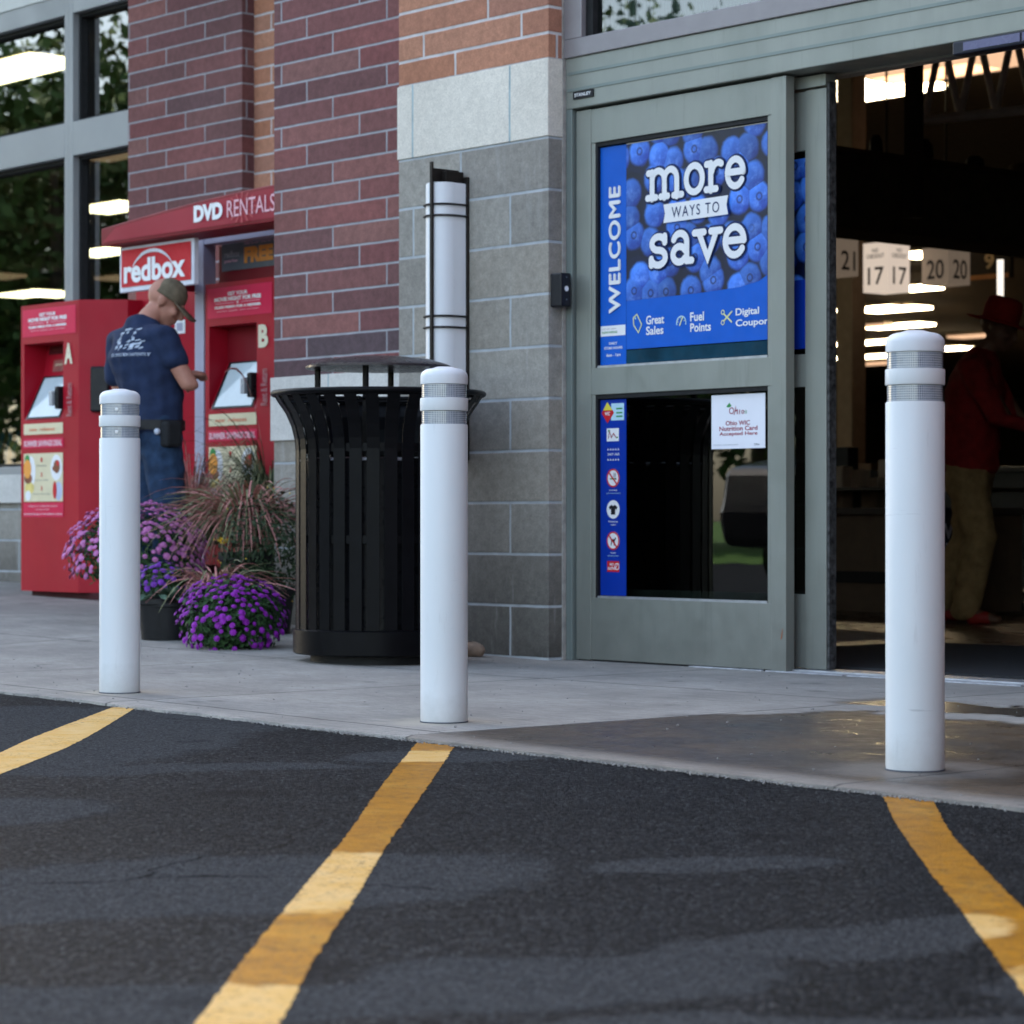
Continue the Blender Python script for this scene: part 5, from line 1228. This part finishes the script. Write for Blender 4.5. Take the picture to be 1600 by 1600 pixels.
T = {'hem': (L(.068, .02, .93), (.165, .135)), 'belly': (L(.05, .03, 1.10), (.170, .140)), 'chest': (L(.005, .0, 1.28), (.205, .158)), 'yoke': (L(.0, -.0, 1.375), (.165, .118)), 'col': (L(.0, -.002, 1.452), (.072, .080)),
     'shR': (L(.175, .0, 1.385), (.078, .080)), 'slR': (L(.222, .04, 1.255), (.072, .072)), 'shL': (L(-.175, .0, 1.385), (.078, .080)), 'slL': (L(-.22, .008, 1.19), (.078, .076))}
vs, fs = blob(T, [('hem', 'belly'), ('belly', 'chest'), ('chest', 'yoke'), ('yoke', 'col'), ('yoke', 'shR'), ('shR', 'slR'), ('yoke', 'shL'), ('shL', 'slL')])
vs = fold_displace(vs, .005, (mx+.03, my), 1); shirt = to_obj(vs, fs, 't_shirt', M_navyt, man)
P_ = {'w': (L(.07, .02, .97), (.158, .125)), 'hip': (L(.07, .02, .90), (.160, .128)), 'hR': (L(.15, .02, .80), .105), 'kR': (L(.165, .055, .50), .082), 'aR': (L(.16, .0, .07), .070), 'hL': (L(-.015, .02, .80), .105), 'kL': (L(-.03, .06, .50), .082), 'aL': (L(-.04, .0, .07), .070)}
vs, fs = blob(P_, [('w', 'hip'), ('hip', 'hR'), ('hR', 'kR'), ('kR', 'aR'), ('hip', 'hL'), ('hL', 'kL'), ('kL', 'aL')]); to_obj(fold_displace(vs, .006, (mx+.07, my), 3), fs, 'jeans', M_jean, man)
for q in ('R', 'L'):
    a, t_ = Vector(J['an'+q][0]), Vector(J['to'+q][0]); sv, sf = skin_mesh({'h': (a+Vector((0, -.03, -.05)), .045), 'm': ((a+t_)/2+Vector((0, .02, -.01)), (.048, .04)), 't': (t_+Vector((0, .03, .0)), (.044, .032))}, [('h', 'm'), ('m', 't')]); to_obj(sv, sf, 'shoe', simple('black_work_boot', (.02, .018, .016), .6), man)
# cap
b = MB(); Cm = Matrix.Translation(hc) @ (Matrix.Rotation(R(-38), 4, 'Z') @ Matrix.Rotation(R(-34), 4, 'X'))
b.X = Cm; dome = [(.086*math.cos(R(a))*1.0, .045+.082*math.sin(R(a))) for a in range(0, 91, 10)]; dome = [(.0875, .022), (.0875, .034)]+dome
n0 = len(b.v); b.lathe(dome, (0, 0, 0), 36, capped=False)
for i in range(n0, len(b.v)): pass
br = []
for i in range(15):
    a = R(20+140*i/14); br.append((.083*math.cos(a), .088*math.sin(a), .030))
for i in range(15):
    a = R(20+140*i/14); br.append((.074*math.cos(a), .090+.085*math.sin(a)**.6 if math.sin(a) > 0 else .09, .012-.018*abs(math.cos(a))))
b.add(br, [(i, i+1, 16+i, 15+i) for i in range(14)]+[]); b.X = None
cp = b.build('cap', M_cap, man, smooth='all'); sm = cp.modifiers.new('t', 'SOLIDIFY'); sm.thickness = .004
# white print on the shirt's back shoulder, belt, tool pouch, tape
b = MB(); pr = []; D = Dec(b, L(-.02, -.166, 1.275), (1, .03, 0), (.02, .24, 1)); mw = simple('washed_white_ink', (.42, .48, .58), .8, 0, .4, 0, 40)
r = random.Random(9)
for i in range(34):
    a, z = r.uniform(0, .17), r.uniform(.03, .135); w_, h_ = r.uniform(.008, .035), r.uniform(.004, .016); D.poly([(a, z), (a+w_, z+.005), (a+w_*.9, z+h_+.004), (a+.002, z+h_)], mw, .006+.0002*i)
D.text('EST. 1999 CUSTOM CARPENTRY', -.01, .20, .0, .016, mw, .02, .012); 
from mathutils.bvhtree import BVHTree
_bv = BVHTree.FromPolygons([v.co+Vector(shirt.parent.location) for v in shirt.data.vertices], [list(p.vertices) for p in shirt.data.polygons])
for i, v in enumerate(b.v):
    h = _bv.ray_cast(Vector((v.x, v.y-.4, v.z)), Vector((0, 1, 0)))
    if h[0] is not None: b.v[i] = Vector((v.x, h[0].y-.003-.00008*(i//4 % 30), v.z))
pb = b.build('shirt_print', None, man)
MB().lathe([(.165, 0), (.167, .004), (.167, .040), (.165, .044)], (0, 0, 0), 40, capped=False)
b = MB(); 
for j in range(40):
    a = 2*math.pi*j/40; b.v.append(Vector(L(.07+.176*math.cos(a), .02+.143*math.sin(a), .925))); b.v.append(Vector(L(.07+.176*math.cos(a), .02+.143*math.sin(a), .972)))
for j in range(40): b.f.append([2*j, 2*((j+1) % 40), 2*((j+1) % 40)+1, 2*j+1]); b.mi.append(0)
b.mats = [M_black]; b.build('belt', None, man)
MB().box(*(lambda p: (p[0]-.02, p[0]+.05, p[1]-.045, p[1]+.045, p[2]-.09, p[2]+.035))(L(.235, .0, .93))).build('tool_pouch', simple('black_nylon', (.012, .013, .015), .7, 0, .2, .3, 30), man, bevel=.015)
MB().ell(L(.215, -.055, .915), .016, 12, 8).build('snap_button', simple('pale_button', (.5, .55, .65), .3), man)
MB().box(*(lambda p: (p[0], p[0]+.12, p[1]-.012, p[1]+.003, p[2]-.06, p[2]+.03))(L(.045, -.148, .915))).build('pocket_tag', simple('orange_leather', (.42, .14, .05), .7, 0, .3), man, bevel=.004)

# --- shopper in red inside the store, leaning over a cart
rt = 13.7; rp = atT(1543, 812, rt); rx_, ry_ = rp.x, rp.y
wom = thing('person', 'shopper in red shirt, red hat and khaki trousers pushing a cart', 'person', (rx_, ry_, 0))
# facing roughly +X and towards the camera
ang = R(-62)      # local +Y -> world
ca, sa = math.cos(ang), math.sin(ang)
def Q(x, y, z): return (rx_+x*ca-y*sa, ry_+x*sa+y*ca, z)
J = {'hip': (Q(0, -.10, .86), (.145, .115)), 'belly': (Q(0, -.09, 1.03), (.150, .12)), 'chest': (Q(0, -.06, 1.25), (.155, .115)), 'neckb': (Q(0, -.03, 1.41), (.062, .062)), 'neck': (Q(0, .01, 1.47), (.056, .06)),
     'shR': (Q(.175, -.05, 1.36), .052), 'elR': (Q(.25, .14, 1.06), .046), 'wrR': (Q(.16, .36, 1.0), .03), 'shL': (Q(-.175, -.05, 1.36), .052), 'elL': (Q(-.25, .14, 1.06), .046), 'wrL': (Q(-.16, .36, 1.0), .03),
     'hpR': (Q(.085, -.10, .80), .085), 'knR': (Q(.10, -.02, .46), .064), 'anR': (Q(.10, -.10, .08), .042), 'toR': (Q(.11, .06, .03), .04), 'hpL': (Q(-.085, -.10, .80), .085), 'knL': (Q(-.10, -.12, .46), .064), 'anL': (Q(-.11, -.30, .10), .042), 'toL': (Q(-.12, -.15, .03), .04)}
RA = Matrix.Rotation(ang, 3, 'Z'); vs, fs = blob(J, [e for e in E if e not in (('neck', 'headb'),)], .010, RA, 4); b = MB(); b.add(vs, fs); hc2 = Vector(Q(0, .055, 1.55)); add_head(b, hc2, -62, 22, 1.0)
add_hand(b, J['wrR'][0], Vector(Q(0, 1, 0))-Vector(Q(0, 0, 0)), (0, 0, -1), curl=55); add_hand(b, J['wrL'][0], Vector(Q(0, 1, 0))-Vector(Q(0, 0, 0)), (0, 0, -1), curl=55, flip=-1)
vs, fs = remesh(b.v, b.f, .008, 5); to_obj(vs, fs, 'body', M_skin2, wom)
M_rsh = simple('dark_red_cotton', (.22, .010, .010), .85, 0, .25, .2, 18); M_kh = simple('khaki_twill', (.30, .19, .08), .85, 0, .25, .2, 20)
T = {'hem': (Q(0, -.10, .84), (.19, .16)), 'belly': (Q(0, -.09, 1.03), (.19, .16)), 'chest': (Q(0, -.06, 1.25), (.20, .155)), 'yoke': (Q(0, -.05, 1.345), (.17, .12)), 'col': (Q(0, -.03, 1.42), (.075, .08)), 'shR': (Q(.18, -.05, 1.345), (.082, .082)), 'eR': (Q(.255, .10, 1.07), (.064, .064)), 'wR': (Q(.175, .32, 1.01), (.05, .05)), 'shL': (Q(-.18, -.05, 1.345), (.082, .082)), 'eL': (Q(-.255, .10, 1.07), (.064, .064)), 'wL': (Q(-.175, .32, 1.01), (.05, .05))}
vs, fs = blob(T, [('hem', 'belly'), ('belly', 'chest'), ('chest', 'yoke'), ('yoke', 'col'), ('yoke', 'shR'), ('shR', 'eR'), ('eR', 'wR'), ('yoke', 'shL'), ('shL', 'eL'), ('eL', 'wL')], .012, RA); to_obj(fold_displace(vs, .006, (rx_, ry_), 5), fs, 'shirt', M_rsh, wom)
P_ = {'hip': (Q(0, -.10, .84), (.175, .15)), 'hR': (Q(.09, -.10, .76), .115), 'kR': (Q(.10, -.02, .46), .090), 'aR': (Q(.10, -.10, .07), .080), 'hL': (Q(-.09, -.10, .76), .115), 'kL': (Q(-.10, -.12, .46), .09), 'aL': (Q(-.11, -.29, .09), .08)}
vs, fs = blob(P_, [('hip', 'hR'), ('hR', 'kR'), ('kR', 'aR'), ('hip', 'hL'), ('hL', 'kL'), ('kL', 'aL')], .012, RA); to_obj(fold_displace(vs, .008, (rx_, ry_), 7), fs, 'trousers', M_kh, wom)
for q in ('R', 'L'):
    a, t_ = Vector(J['an'+q][0]), Vector(J['to'+q][0]); sv, sf = skin_mesh({'h': (a+Vector((0, 0, -.05)), .045), 'm': ((a+t_)/2+Vector((0, 0, -.01)), (.048, .04)), 't': (t_, (.044, .034))}, [('h', 'm'), ('m', 't')]); to_obj(sv, sf, 'shoe', simple('red_shoe', (.30, .02, .015), .5), wom)
b = MB(); b.X = Matrix.Translation(hc2) @ Matrix.Rotation(R(-62), 4, 'Z') @ Matrix.Rotation(R(-16), 4, 'X')
b.lathe([(.175, .036), (.165, .030), (.10, .045), (.098, .05), (.098, .11), (.088, .155), (.06, .168), (.001, .150)], (0, 0, 0), 40, capped=False); b.X = None
ht = b.build('hat', simple('red_felt', (.30, .012, .010), .9, 0, .15, .1, 30), wom, smooth='all'); sm = ht.modifiers.new('t', 'SOLIDIFY'); sm.thickness = .004
# cart
def shopping_cart():
    c0 = Q(0, .42, 0); t = thing('shopping_cart', 'dark wire shopping cart pushed by the shopper in red', 'shopping cart', c0)
    M_w = simple('cart_wire', (.10, .10, .105), .35, .6, .1)
    b = MB(); 
    def hexa(s_): # basket outline at height fraction
        return [(-.20-.06*s_, .0-.02*s_), (.20+.06*s_, .0-.02*s_), (.17+.05*s_, .72+.10*s_), (-.17-.05*s_, .72+.10*s_)]
    for k in range(7):
        s_ = k/6; z = .50+.42*s_; P4 = [Q(x, .42+y, z) for x, y in hexa(s_)]; b.tube(P4, .0032 if k < 6 else .006, 6, True)
    for e_ in range(4):
        for j in range(9):
            q = j/9; lo, hi = hexa(0), hexa(1); A0 = [lo[e_][i]+(lo[(e_+1) % 4][i]-lo[e_][i])*q for i in (0, 1)]; A1 = [hi[e_][i]+(hi[(e_+1) % 4][i]-hi[e_][i])*q for i in (0, 1)]
            b.tube([Q(A0[0], .42+A0[1], .50), Q(A1[0], .42+A1[1], .92)], .0022, 5)
    for j in range(8): y = .42+.09*j; b.tube([Q(-.19, y, .50), Q(.19, y, .50)], .0022, 5)
    b.build('basket', M_w, t)
    b = MB()
    for s_ in (-1, 1): b.tube([Q(s_*.24, .38, 1.0), Q(s_*.22, .42, .5), Q(s_*.24, .44, .16), Q(s_*.15, 1.15, .14), Q(s_*.16, 1.1, .48)], .011, 8)
    b.build('chassis', M_w, t, smooth='all')
    MB().tube([Q(-.27, .37, 1.0), Q(.27, .37, 1.0)], .016, 10).build('handle', simple('blue_cart_handle', (.03, .05, .15), .4), t, smooth='all')
    for (x, y) in ((-.24, .46), (.24, .46), (-.16, 1.14), (.16, 1.14)):
        p = Vector(Q(x, y, .062)); w = MB(); w.X = Matrix.Translation(p) @ Matrix.Rotation(ang, 4, 'Z') @ Matrix.Rotation(R(90), 4, 'Y'); w.lathe([(.03, -.012), (.055, -.014), (.06, -.008), (.06, .008), (.055, .014), (.03, .012)], (0, 0, 0), 20); w.X = None
        wh = w.build('wheel', M_darkmetal, t, smooth=True); MB().tube([Q(x, y, .07), Q(x, y, .16)], .008, 6).build('fork', M_w, wh)
shopping_cart()

# ================================================================== STORE INTERIOR
M_beige = simple('beige_column_paint', (.40, .31, .22), .6, 0, .1)
M_lamp = simple('fluorescent_panel', (.8, .8, .7), .5, 0, 0, emit=((1.0, .80, .50), 4.5)); M_lamp2 = simple('fluorescent_panel_dim', (.8, .7, .6), .5, 0, 0, emit=((1.0, .60, .36), .17))
def ceil_light(px, py, L_, m, label, dz=5.0):
    dx, dy = ray(px); t = F*(dz-EYE)/(812-py); x, y = dx*t, dy*t
    o = thing('ceiling_light', label, 'ceiling light', (x, y, dz), 'fluorescent lights inside the shop')
    MB().box(x-L_/2, x+L_/2, y-.30, y+.30, dz, dz+.05).build('diffuser', m, o)
    MB().box(x-L_/2-.03, x+L_/2+.03, y-.33, y+.33, dz+.052, dz+.12).build('housing', M_beige, o)
    return o
LL = [(1372, 146, 1.35, M_lamp, 'bright ceiling panel at the upper left of the doorway view'), (1306, 140, .9, M_lamp, 'ceiling panel cut by the inner door stile edge'),
      (1462, 117, 1.3, M_lamp2, 'dim ceiling panel seen through the roof truss'), (1530, 103, 2.4, M_lamp2, 'wide dim ceiling panel behind the truss, top right'),
      (1434, 401, .55, M_lamp, 'small light between number signs 17 and 20'), (1352, 453, .9, M_lamp2, 'dim light half behind sign 17'), (1428, 453, 1.0, M_lamp, 'light just right of sign 17'), (1362, 485, 1.5, M_lamp, 'long light below sign 17, left one'),
      (1400, 485, 1.5, M_lamp, 'long light below sign 17, right one'), (1370, 511, .9, M_lamp2, 'short dim light above the bollard cap, left'), (1404, 511, 1.7, M_lamp, 'light just above the cap of the right bollard'),
      (1358, 537, 2.4, M_lamp, 'light left of the right bollard cap'), (1355, 559, 2.3, M_lamp, 'light left of the upper reflective strip'), (1362, 570, 1.9, M_lamp2, 'lowest dim light beside the bollard'),
      (1489, 546, .9, M_lamp, 'small light right of the bollard near the red shoulder'), (1522, 527, 1.2, M_lamp2, 'dim light left of the red hat'),
      (22, 112, 1.6, M_lamp, 'large light seen in the leftmost upper window'), (172, 244, 1.0, M_lamp2, 'orange tinted light at the top of the lower right window'), (178, 327, 1.2, M_lamp, 'light above the canopy sign end in the window'),
      (165, 396, 1.4, M_lamp, 'light beside the redbox sign in the window'), (45, 461, 1.5, M_lamp, 'long light above kiosk A in the left window'), (88, 462, .9, M_lamp, 'short light above kiosk A next to the mullion'), (2, 434, .8, M_lamp2, 'dim light at the left picture edge'), (185, 437, .7, M_lamp2, 'small dim light left of the redbox sign foot')]
for a in LL: ceil_light(*a)
# truss
def truss():
    p0 = atT(1500, 182, 15.5); p1 = atT(1640, 168, 15.5); t = thing('roof_truss', 'pale steel roof truss inside the entrance', 'roof truss', tuple(p0)); M_t = simple('pale_truss_paint', (.80, .70, .60), .6)
    d = (p1-p0); up = Vector((0, 0, .50)); MB().tube([p0-d*.6, p1+d*.3], .03, 8).build('chord', M_t, t); MB().tube([p0-d*.6+up, p1+d*.3+up], .045, 8).build('chord', M_t, t)
    w = MB(); n = 4
    for i in range(n):
        a = p0-d*.4+d*(i/n*1.6); c = a+d*(1.6/n/2)+up; e = a+d*(1.6/n); w.tube([a, c], .022, 6).tube([c, e], .022, 6)
    w.build('web_bars', M_t, t)
truss()
# side fascia of the vestibule with goods on top
XF = -9.6
vf = thing('shelf_fascia', 'dark bulkhead inside the entrance with goods standing on top', 'bulkhead', (XF, 11, 2.1))
MB().box(XF-.4, XF, 9.4, 17, 2.16, 2.565).build('panel', M_dark, vf); MB().box(XF-.4, XF+.02, 9.4, 17, 2.565, 2.60).build('ledge', simple('brown_ledge', (.06, .04, .025), .6), vf)
r = random.Random(17)
for i in range(16):
    y = 9.7+i*.42+r.uniform(-.1, .1); h = r.uniform(.07, .16); w_ = r.uniform(.035, .07); m = (M_black, simple('pale_jar', (.30, .27, .22), .4), simple('brown_basket', (.12, .07, .03), .7))[r.choice((0, 0, 1, 2))]
    o = MB().lathe([(w_*.7, 0), (w_, h*.3), (w_*.9, h*.8), (w_*.5, h), (w_*.55, h*1.05)], (XF-.15, y, 2.601), 14).build('jar', m, smooth=True); tag(o, 'jar on the dark bulkhead ledge inside the entrance', 'jar', 'jars on the bulkhead ledge')
for (px, nm) in ((1428, 'first'),):
    p = atT(px, 812, 13.0); tag(MB().box(p.x-.035, p.x+.035, p.y-.035, p.y+.035, 2.05, 5.4).build('post', simple('dark_brown_post', (.03, .02, .014), .6), bevel=.004), 'dark square post above the bulkhead inside the entrance', 'post')
p = atT(1330, 812, 25); 
o = MB().box(p.x-.10, p.x+.10, p.y-.10, p.y+.10, 0, 5.4).build('column', M_beige, bevel=.01); tag(o, 'beige shop column below the number 21 sign', 'column')
p = atT(1563, 812, 20); o = MB().box(p.x-.018, p.x+.018, p.y-.018, p.y+.018, 2.19, 2.54).build('light_strip', simple('vertical_tube', (.8, .8, .8), .4, 0, 0, emit=((1, .9, .78), .22))); tag(o, 'thin vertical lit tube above the red hat', 'light')
# number signs
def cube_sign(px, py, t, w_, h_, txt, label, m, top=None, rot=0):
    p = atT(px, py, t); o = thing('aisle_sign', label, 'aisle sign', (p.x, p.y, p.z-h_/2), 'numbered checkout signs')
    b = MB().mat(m).box(p.x-w_/2, p.x+w_/2, p.y-w_/2, p.y+w_/2, p.z-h_/2, p.z+h_/2)
    for (oo, u) in (((p.x-w_/2, p.y-w_/2, p.z-h_/2), (1, 0, 0)), ((p.x+w_/2, p.y-w_/2, p.z-h_/2), (0, 1, 0))):
        D = Dec(b, oo, u, (0, 0, 1)); D.text(txt, w_*.2, w_*.84, h_*.14, h_*.50 if top else h_*.66, M_black, .01, .003)
        if top: D.text('NO', w_*.38, w_*.62, h_*.80, h_*.88, M_slate, .02, .003); D.text('CHECKOUT', w_*.15, w_*.85, h_*.68, h_*.77, M_slate, .02, .003)
    b.build('sign_box', None, o); MB().tube([(p.x, p.y, p.z+h_/2), (p.x, p.y, 5.4)], .012, 6).build('rod', M_bronze, o)
M_sg = simple('lit_sign_acrylic', (.6, .55, .48), .4, 0, .02, emit=((1.0, .82, .68), .11)); M_sg2 = simple('sign_acrylic_added_glow', (.42, .34, .27), .5, 0, .05, emit=((1.0, .75, .55), .022))  # second acrylic glows faintly although its signs are unlit
cube_sign(1385, 419, 24, .30, .45, '17', 'lit square sign reading 17 on two faces', M_sg, True)
cube_sign(1478, 417, 24, .31, .34, '20', 'square sign reading 20 on two faces', M_sg2)
cube_sign(1305, 403, 22.5, .28, .32, '21', 'square sign reading 21 beside the door stile', M_sg2)
p = atT(1535, 412, 26); o = thing('aisle_sign', 'dark sign with a gold number 9 right of the 20 sign', 'aisle sign', tuple(p)); b = MB().mat(simple('very_dark_board', (.02, .014, .01), .6)).box(p.x-.35, p.x+.35, p.y, p.y+.05, p.z-.16, p.z+.16); D = XZ(b, p.x, p.y, p.z); D.text('9', .03, .15, -.06, .1, simple('gold_number', (.55, .42, .25), .5), .03, .004); D.rect(-.33, .33, -.16, -.11, simple('orange_edge', (.4, .18, .06), .5), .004); b.build('board', None, o)
# counters and displays in the gloom
r = random.Random(23)
def counter(px, t, w_, d_, h_, label, m):
    p = atT(px, 812, t); o = thing('checkout_counter', label, 'counter', (p.x, p.y, 0)); MB().box(p.x-w_/2, p.x+w_/2, p.y, p.y+d_, .0, h_).build('cabinet', m, o, bevel=.01); MB().box(p.x-w_/2-.03, p.x+w_/2+.03, p.y-.03, p.y+d_+.03, h_, h_+.04).build('worktop', simple('grey_worktop', (.12, .10, .09), .4), o, bevel=.006)
    MB().box(p.x-w_/2+.05, p.x+w_/2-.05, p.y-.012, p.y-.002, h_*.30, h_*.42).build('kick_slot', M_black, o); return p
p = counter(1350, 15.5, 1.1, .8, .58, 'low brown counter just left of the right bollard', simple('brown_laminate', (.20, .14, .095), .5)); 
p2 = counter(1600, 19, 1.6, .8, .9, 'counter in the gloom at the right picture edge', simple('grey_laminate', (.05, .045, .04), .5))
for i in range(10):
    q = atT(1312+i*9, 812, 16.5+.5*(i % 3)); h = r.uniform(.10, .28); o = MB().box(q.x-.07, q.x+.07, q.y-.05, q.y+.05, .62+.13*(i % 2), .62+.13*(i % 2)+h); o = o.build('goods_box', (simple('pale_goods', (.50, .40, .30), .6), simple('dark_goods', (.03, .03, .03), .5), simple('brown_goods', (.32, .17, .08), .6))[i % 3], bevel=.008); tag(o, 'blurred goods box stacked behind the low brown counter', 'box', 'goods behind the counter')
# goods rack carrying those boxes
q = atT(1350, 812, 17.1); rk = MB()
for z in (.08, .60, .73): rk.box(q.x-1.2, q.x+1.2, q.y-.9, q.y+.9, z, z+.018)
for sx in (-1.18, 1.18):
    for sy in (-.88, .88): rk.box(q.x+sx-.02, q.x+sx+.02, q.y+sy-.02, q.y+sy+.02, 0, .75)
tag(rk.build('goods_rack', simple('rack_steel', (.12, .10, .08), .5)), 'low dark rack behind the brown counter', 'rack')
# blue banner with white text beside the red shopper
p = atT(1490, 862, 15.0); o = thing('floor_banner', 'dark blue banner with white letters behind the right bollard', 'banner', (p.x, p.y, 0)); b = MB().mat(simple('deep_navy_vinyl', (.006, .008, .03), .5)).box(p.x-.25, p.x+.10, p.y, p.y+.02, .02, .62); D = XZ(b, p.x, p.y, 0)
D.text('digital', -.20, .08, .33, .42, M_lav, .01, .003); D.text('coupons', -.20, .08, .22, .31, M_lav, .01, .003); D.text('save', -.20, .08, .44, .53, M_lav, .01, .003); b.build('vinyl', None, o)
MB().box(p.x-.28, p.x+.13, p.y-.08, p.y+.10, .005, .02).build('base', M_darkmetal, o)
# goods seen in the left shop window: bottles on a ledge
lg = MB().box(-22, xll-.1, YW+.25, YW+.65, .60, .86).build('display_ledge', simple('brown_ledge_wood', (.10, .06, .03), .6)); tag(lg, 'low display ledge inside the left shop window', 'display ledge')
r = random.Random(29)
for i in range(8):
    x = onY(-8+6.2*i, YW+.4).x; h = .30; cm = (simple('blue_label_bottle', (.05, .22, .45), .3, 0, .6, 0, 30), simple('orange_label_bottle', (.45, .20, .10), .3, 0, .6, 0, 30))[i % 2]
    o = MB().lathe([(.045, 0), (.05, .01), (.05, .17), (.03, .22), (.016, .25), (.016, .30)], (x, YW+.40, .861), 16); o = o.build('bottle', cm, smooth=True); tag(o, 'blue and orange bottle on the ledge in the left shop window', 'bottle', 'bottles in the shop window')
# dark tall shelving inside behind the windows
for i in range(6):
    x = -18-5*i; o = thing('shelf_unit', 'tall dark shelf unit of goods deep inside the shop', 'shelves', (x, 15+3*i, 0), 'shelf units inside the shop'); b = MB().box(x-1.8, x+1.8, 15+3*i+.3, 15+3*i+.4, 0, 2.1)
    for z in (.1, .6, 1.1, 1.6, 2.05): b.box(x-1.8, x+1.8, 15+3*i, 15+3*i+.3, z, z+.03)
    b.build('rack', simple('dark_rack', (.03, .025, .02), .6), o); g_ = MB(); ms_ = [simple('goods_a', (.16, .07, .03), .5), simple('goods_b', (.05, .09, .12), .5), simple('goods_c', (.20, .16, .08), .5)]
    for z in (.13, .63, 1.13, 1.63):
        for j in range(24): g_.mat(ms_[r.randrange(3)]).box(x-1.75+j*.146, x-1.75+j*.146+.12, 15+3*i+.03, 15+3*i+.25, z, z+r.uniform(.18, .36))
    g_.build('goods', None, o)

# ================================================================== WHAT THE GLASS REFLECTS: car park edge with lawn, trees and one car
o = MB().add([(-300, -300, -.006), (-17, -300, -.006), (-13, -13, -.006), (-80, 0, -.006), (-300, 10, -.006)], [(0, 1, 2, 3, 4)]).build('grass', leafmat('lawn', (.05, .11, .02), (.09, .17, .04), .9)); o['kind'] = 'stuff'
def tree_line():
    rr_ = random.Random(51); f = MB(); tk = MB()
    for i in range(46):
        a = R(197+44*(i+rr_.random())/46); d = rr_.uniform(30, 46); cx, cy = -15+d*math.cos(a), 6+d*math.sin(a); H_ = rr_.uniform(9.5, 13.5)*(d+16)/56
        tk.tube([(cx, cy, 0), (cx+rr_.uniform(-.3, .3), cy, H_*.8)], .2, 7, radii=[.22, .07]); rx = rr_.uniform(1.6, 2.6)
        for j in range(1900):
            v = Vector((rr_.gauss(0, 1), rr_.gauss(0, 1), rr_.gauss(0, 1))).normalized(); q = rr_.uniform(.25, 1)**.7; c = Vector((cx+v.x*rx*q, cy+v.y*rx*q, H_*.56+v.z*H_*.46*q)); X_, Y2, Z_ = ori(v+Vector((rr_.uniform(-1, 1), rr_.uniform(-1, 1), rr_.uniform(-1, 1))), rr_); s_ = rr_.uniform(.07, .21)
            f.add([c-X_*s_, c-Y2*s_*.6, c+X_*s_, c+Y2*s_*.6], [(0, 1, 2, 3)])
    o = f.build('foliage', leafmat('tree_line_leaves', (.025, .055, .012), (.075, .125, .030))); o['kind'] = 'stuff'
    tk.build('trunks', simple('bark', (.10, .08, .06), .9), o)
tree_line()
def car(x, y):
    t = thing('parked_car', 'dark saloon car parked across the lot, mirrored in the door glass', 'car', (x, y, 0)); b = MB()
    prof = [(-2.2, .35), (-2.25, .75), (-1.7, .95), (-1.2, 1.0), (-.5, 1.42), (.7, 1.44), (1.5, 1.02), (2.15, .92), (2.25, .6), (2.2, .35)]
    b.prism([(y+a, z) for a, z in prof], x-.85, x+.85, 'x'); b.build('body', simple('car_grey_paint', (.05, .055, .065), .2, .3, .05, coat=1), t, bevel=.06)
    g_ = MB().prism([(y-.95, 1.02), (y-.5, 1.36), (y+.65, 1.38), (y+1.2, 1.04)], x-.862, x+.862, 'x'); g_.build('window', M_black, t)
    for sx in (-1, 1):
        for sy in (-1.4, 1.4):
            w = MB(); w.X = Matrix.Translation((x+sx*.78, y+sy, .33)) @ Matrix.Rotation(R(90), 4, 'Y'); w.lathe([(.2, -.1), (.33, -.1), (.33, .1), (.2, .1)], (0, 0, 0), 24); w.X = None; w.build('wheel', M_darkmetal, t, smooth=True)
car(-12.3, -1.8)
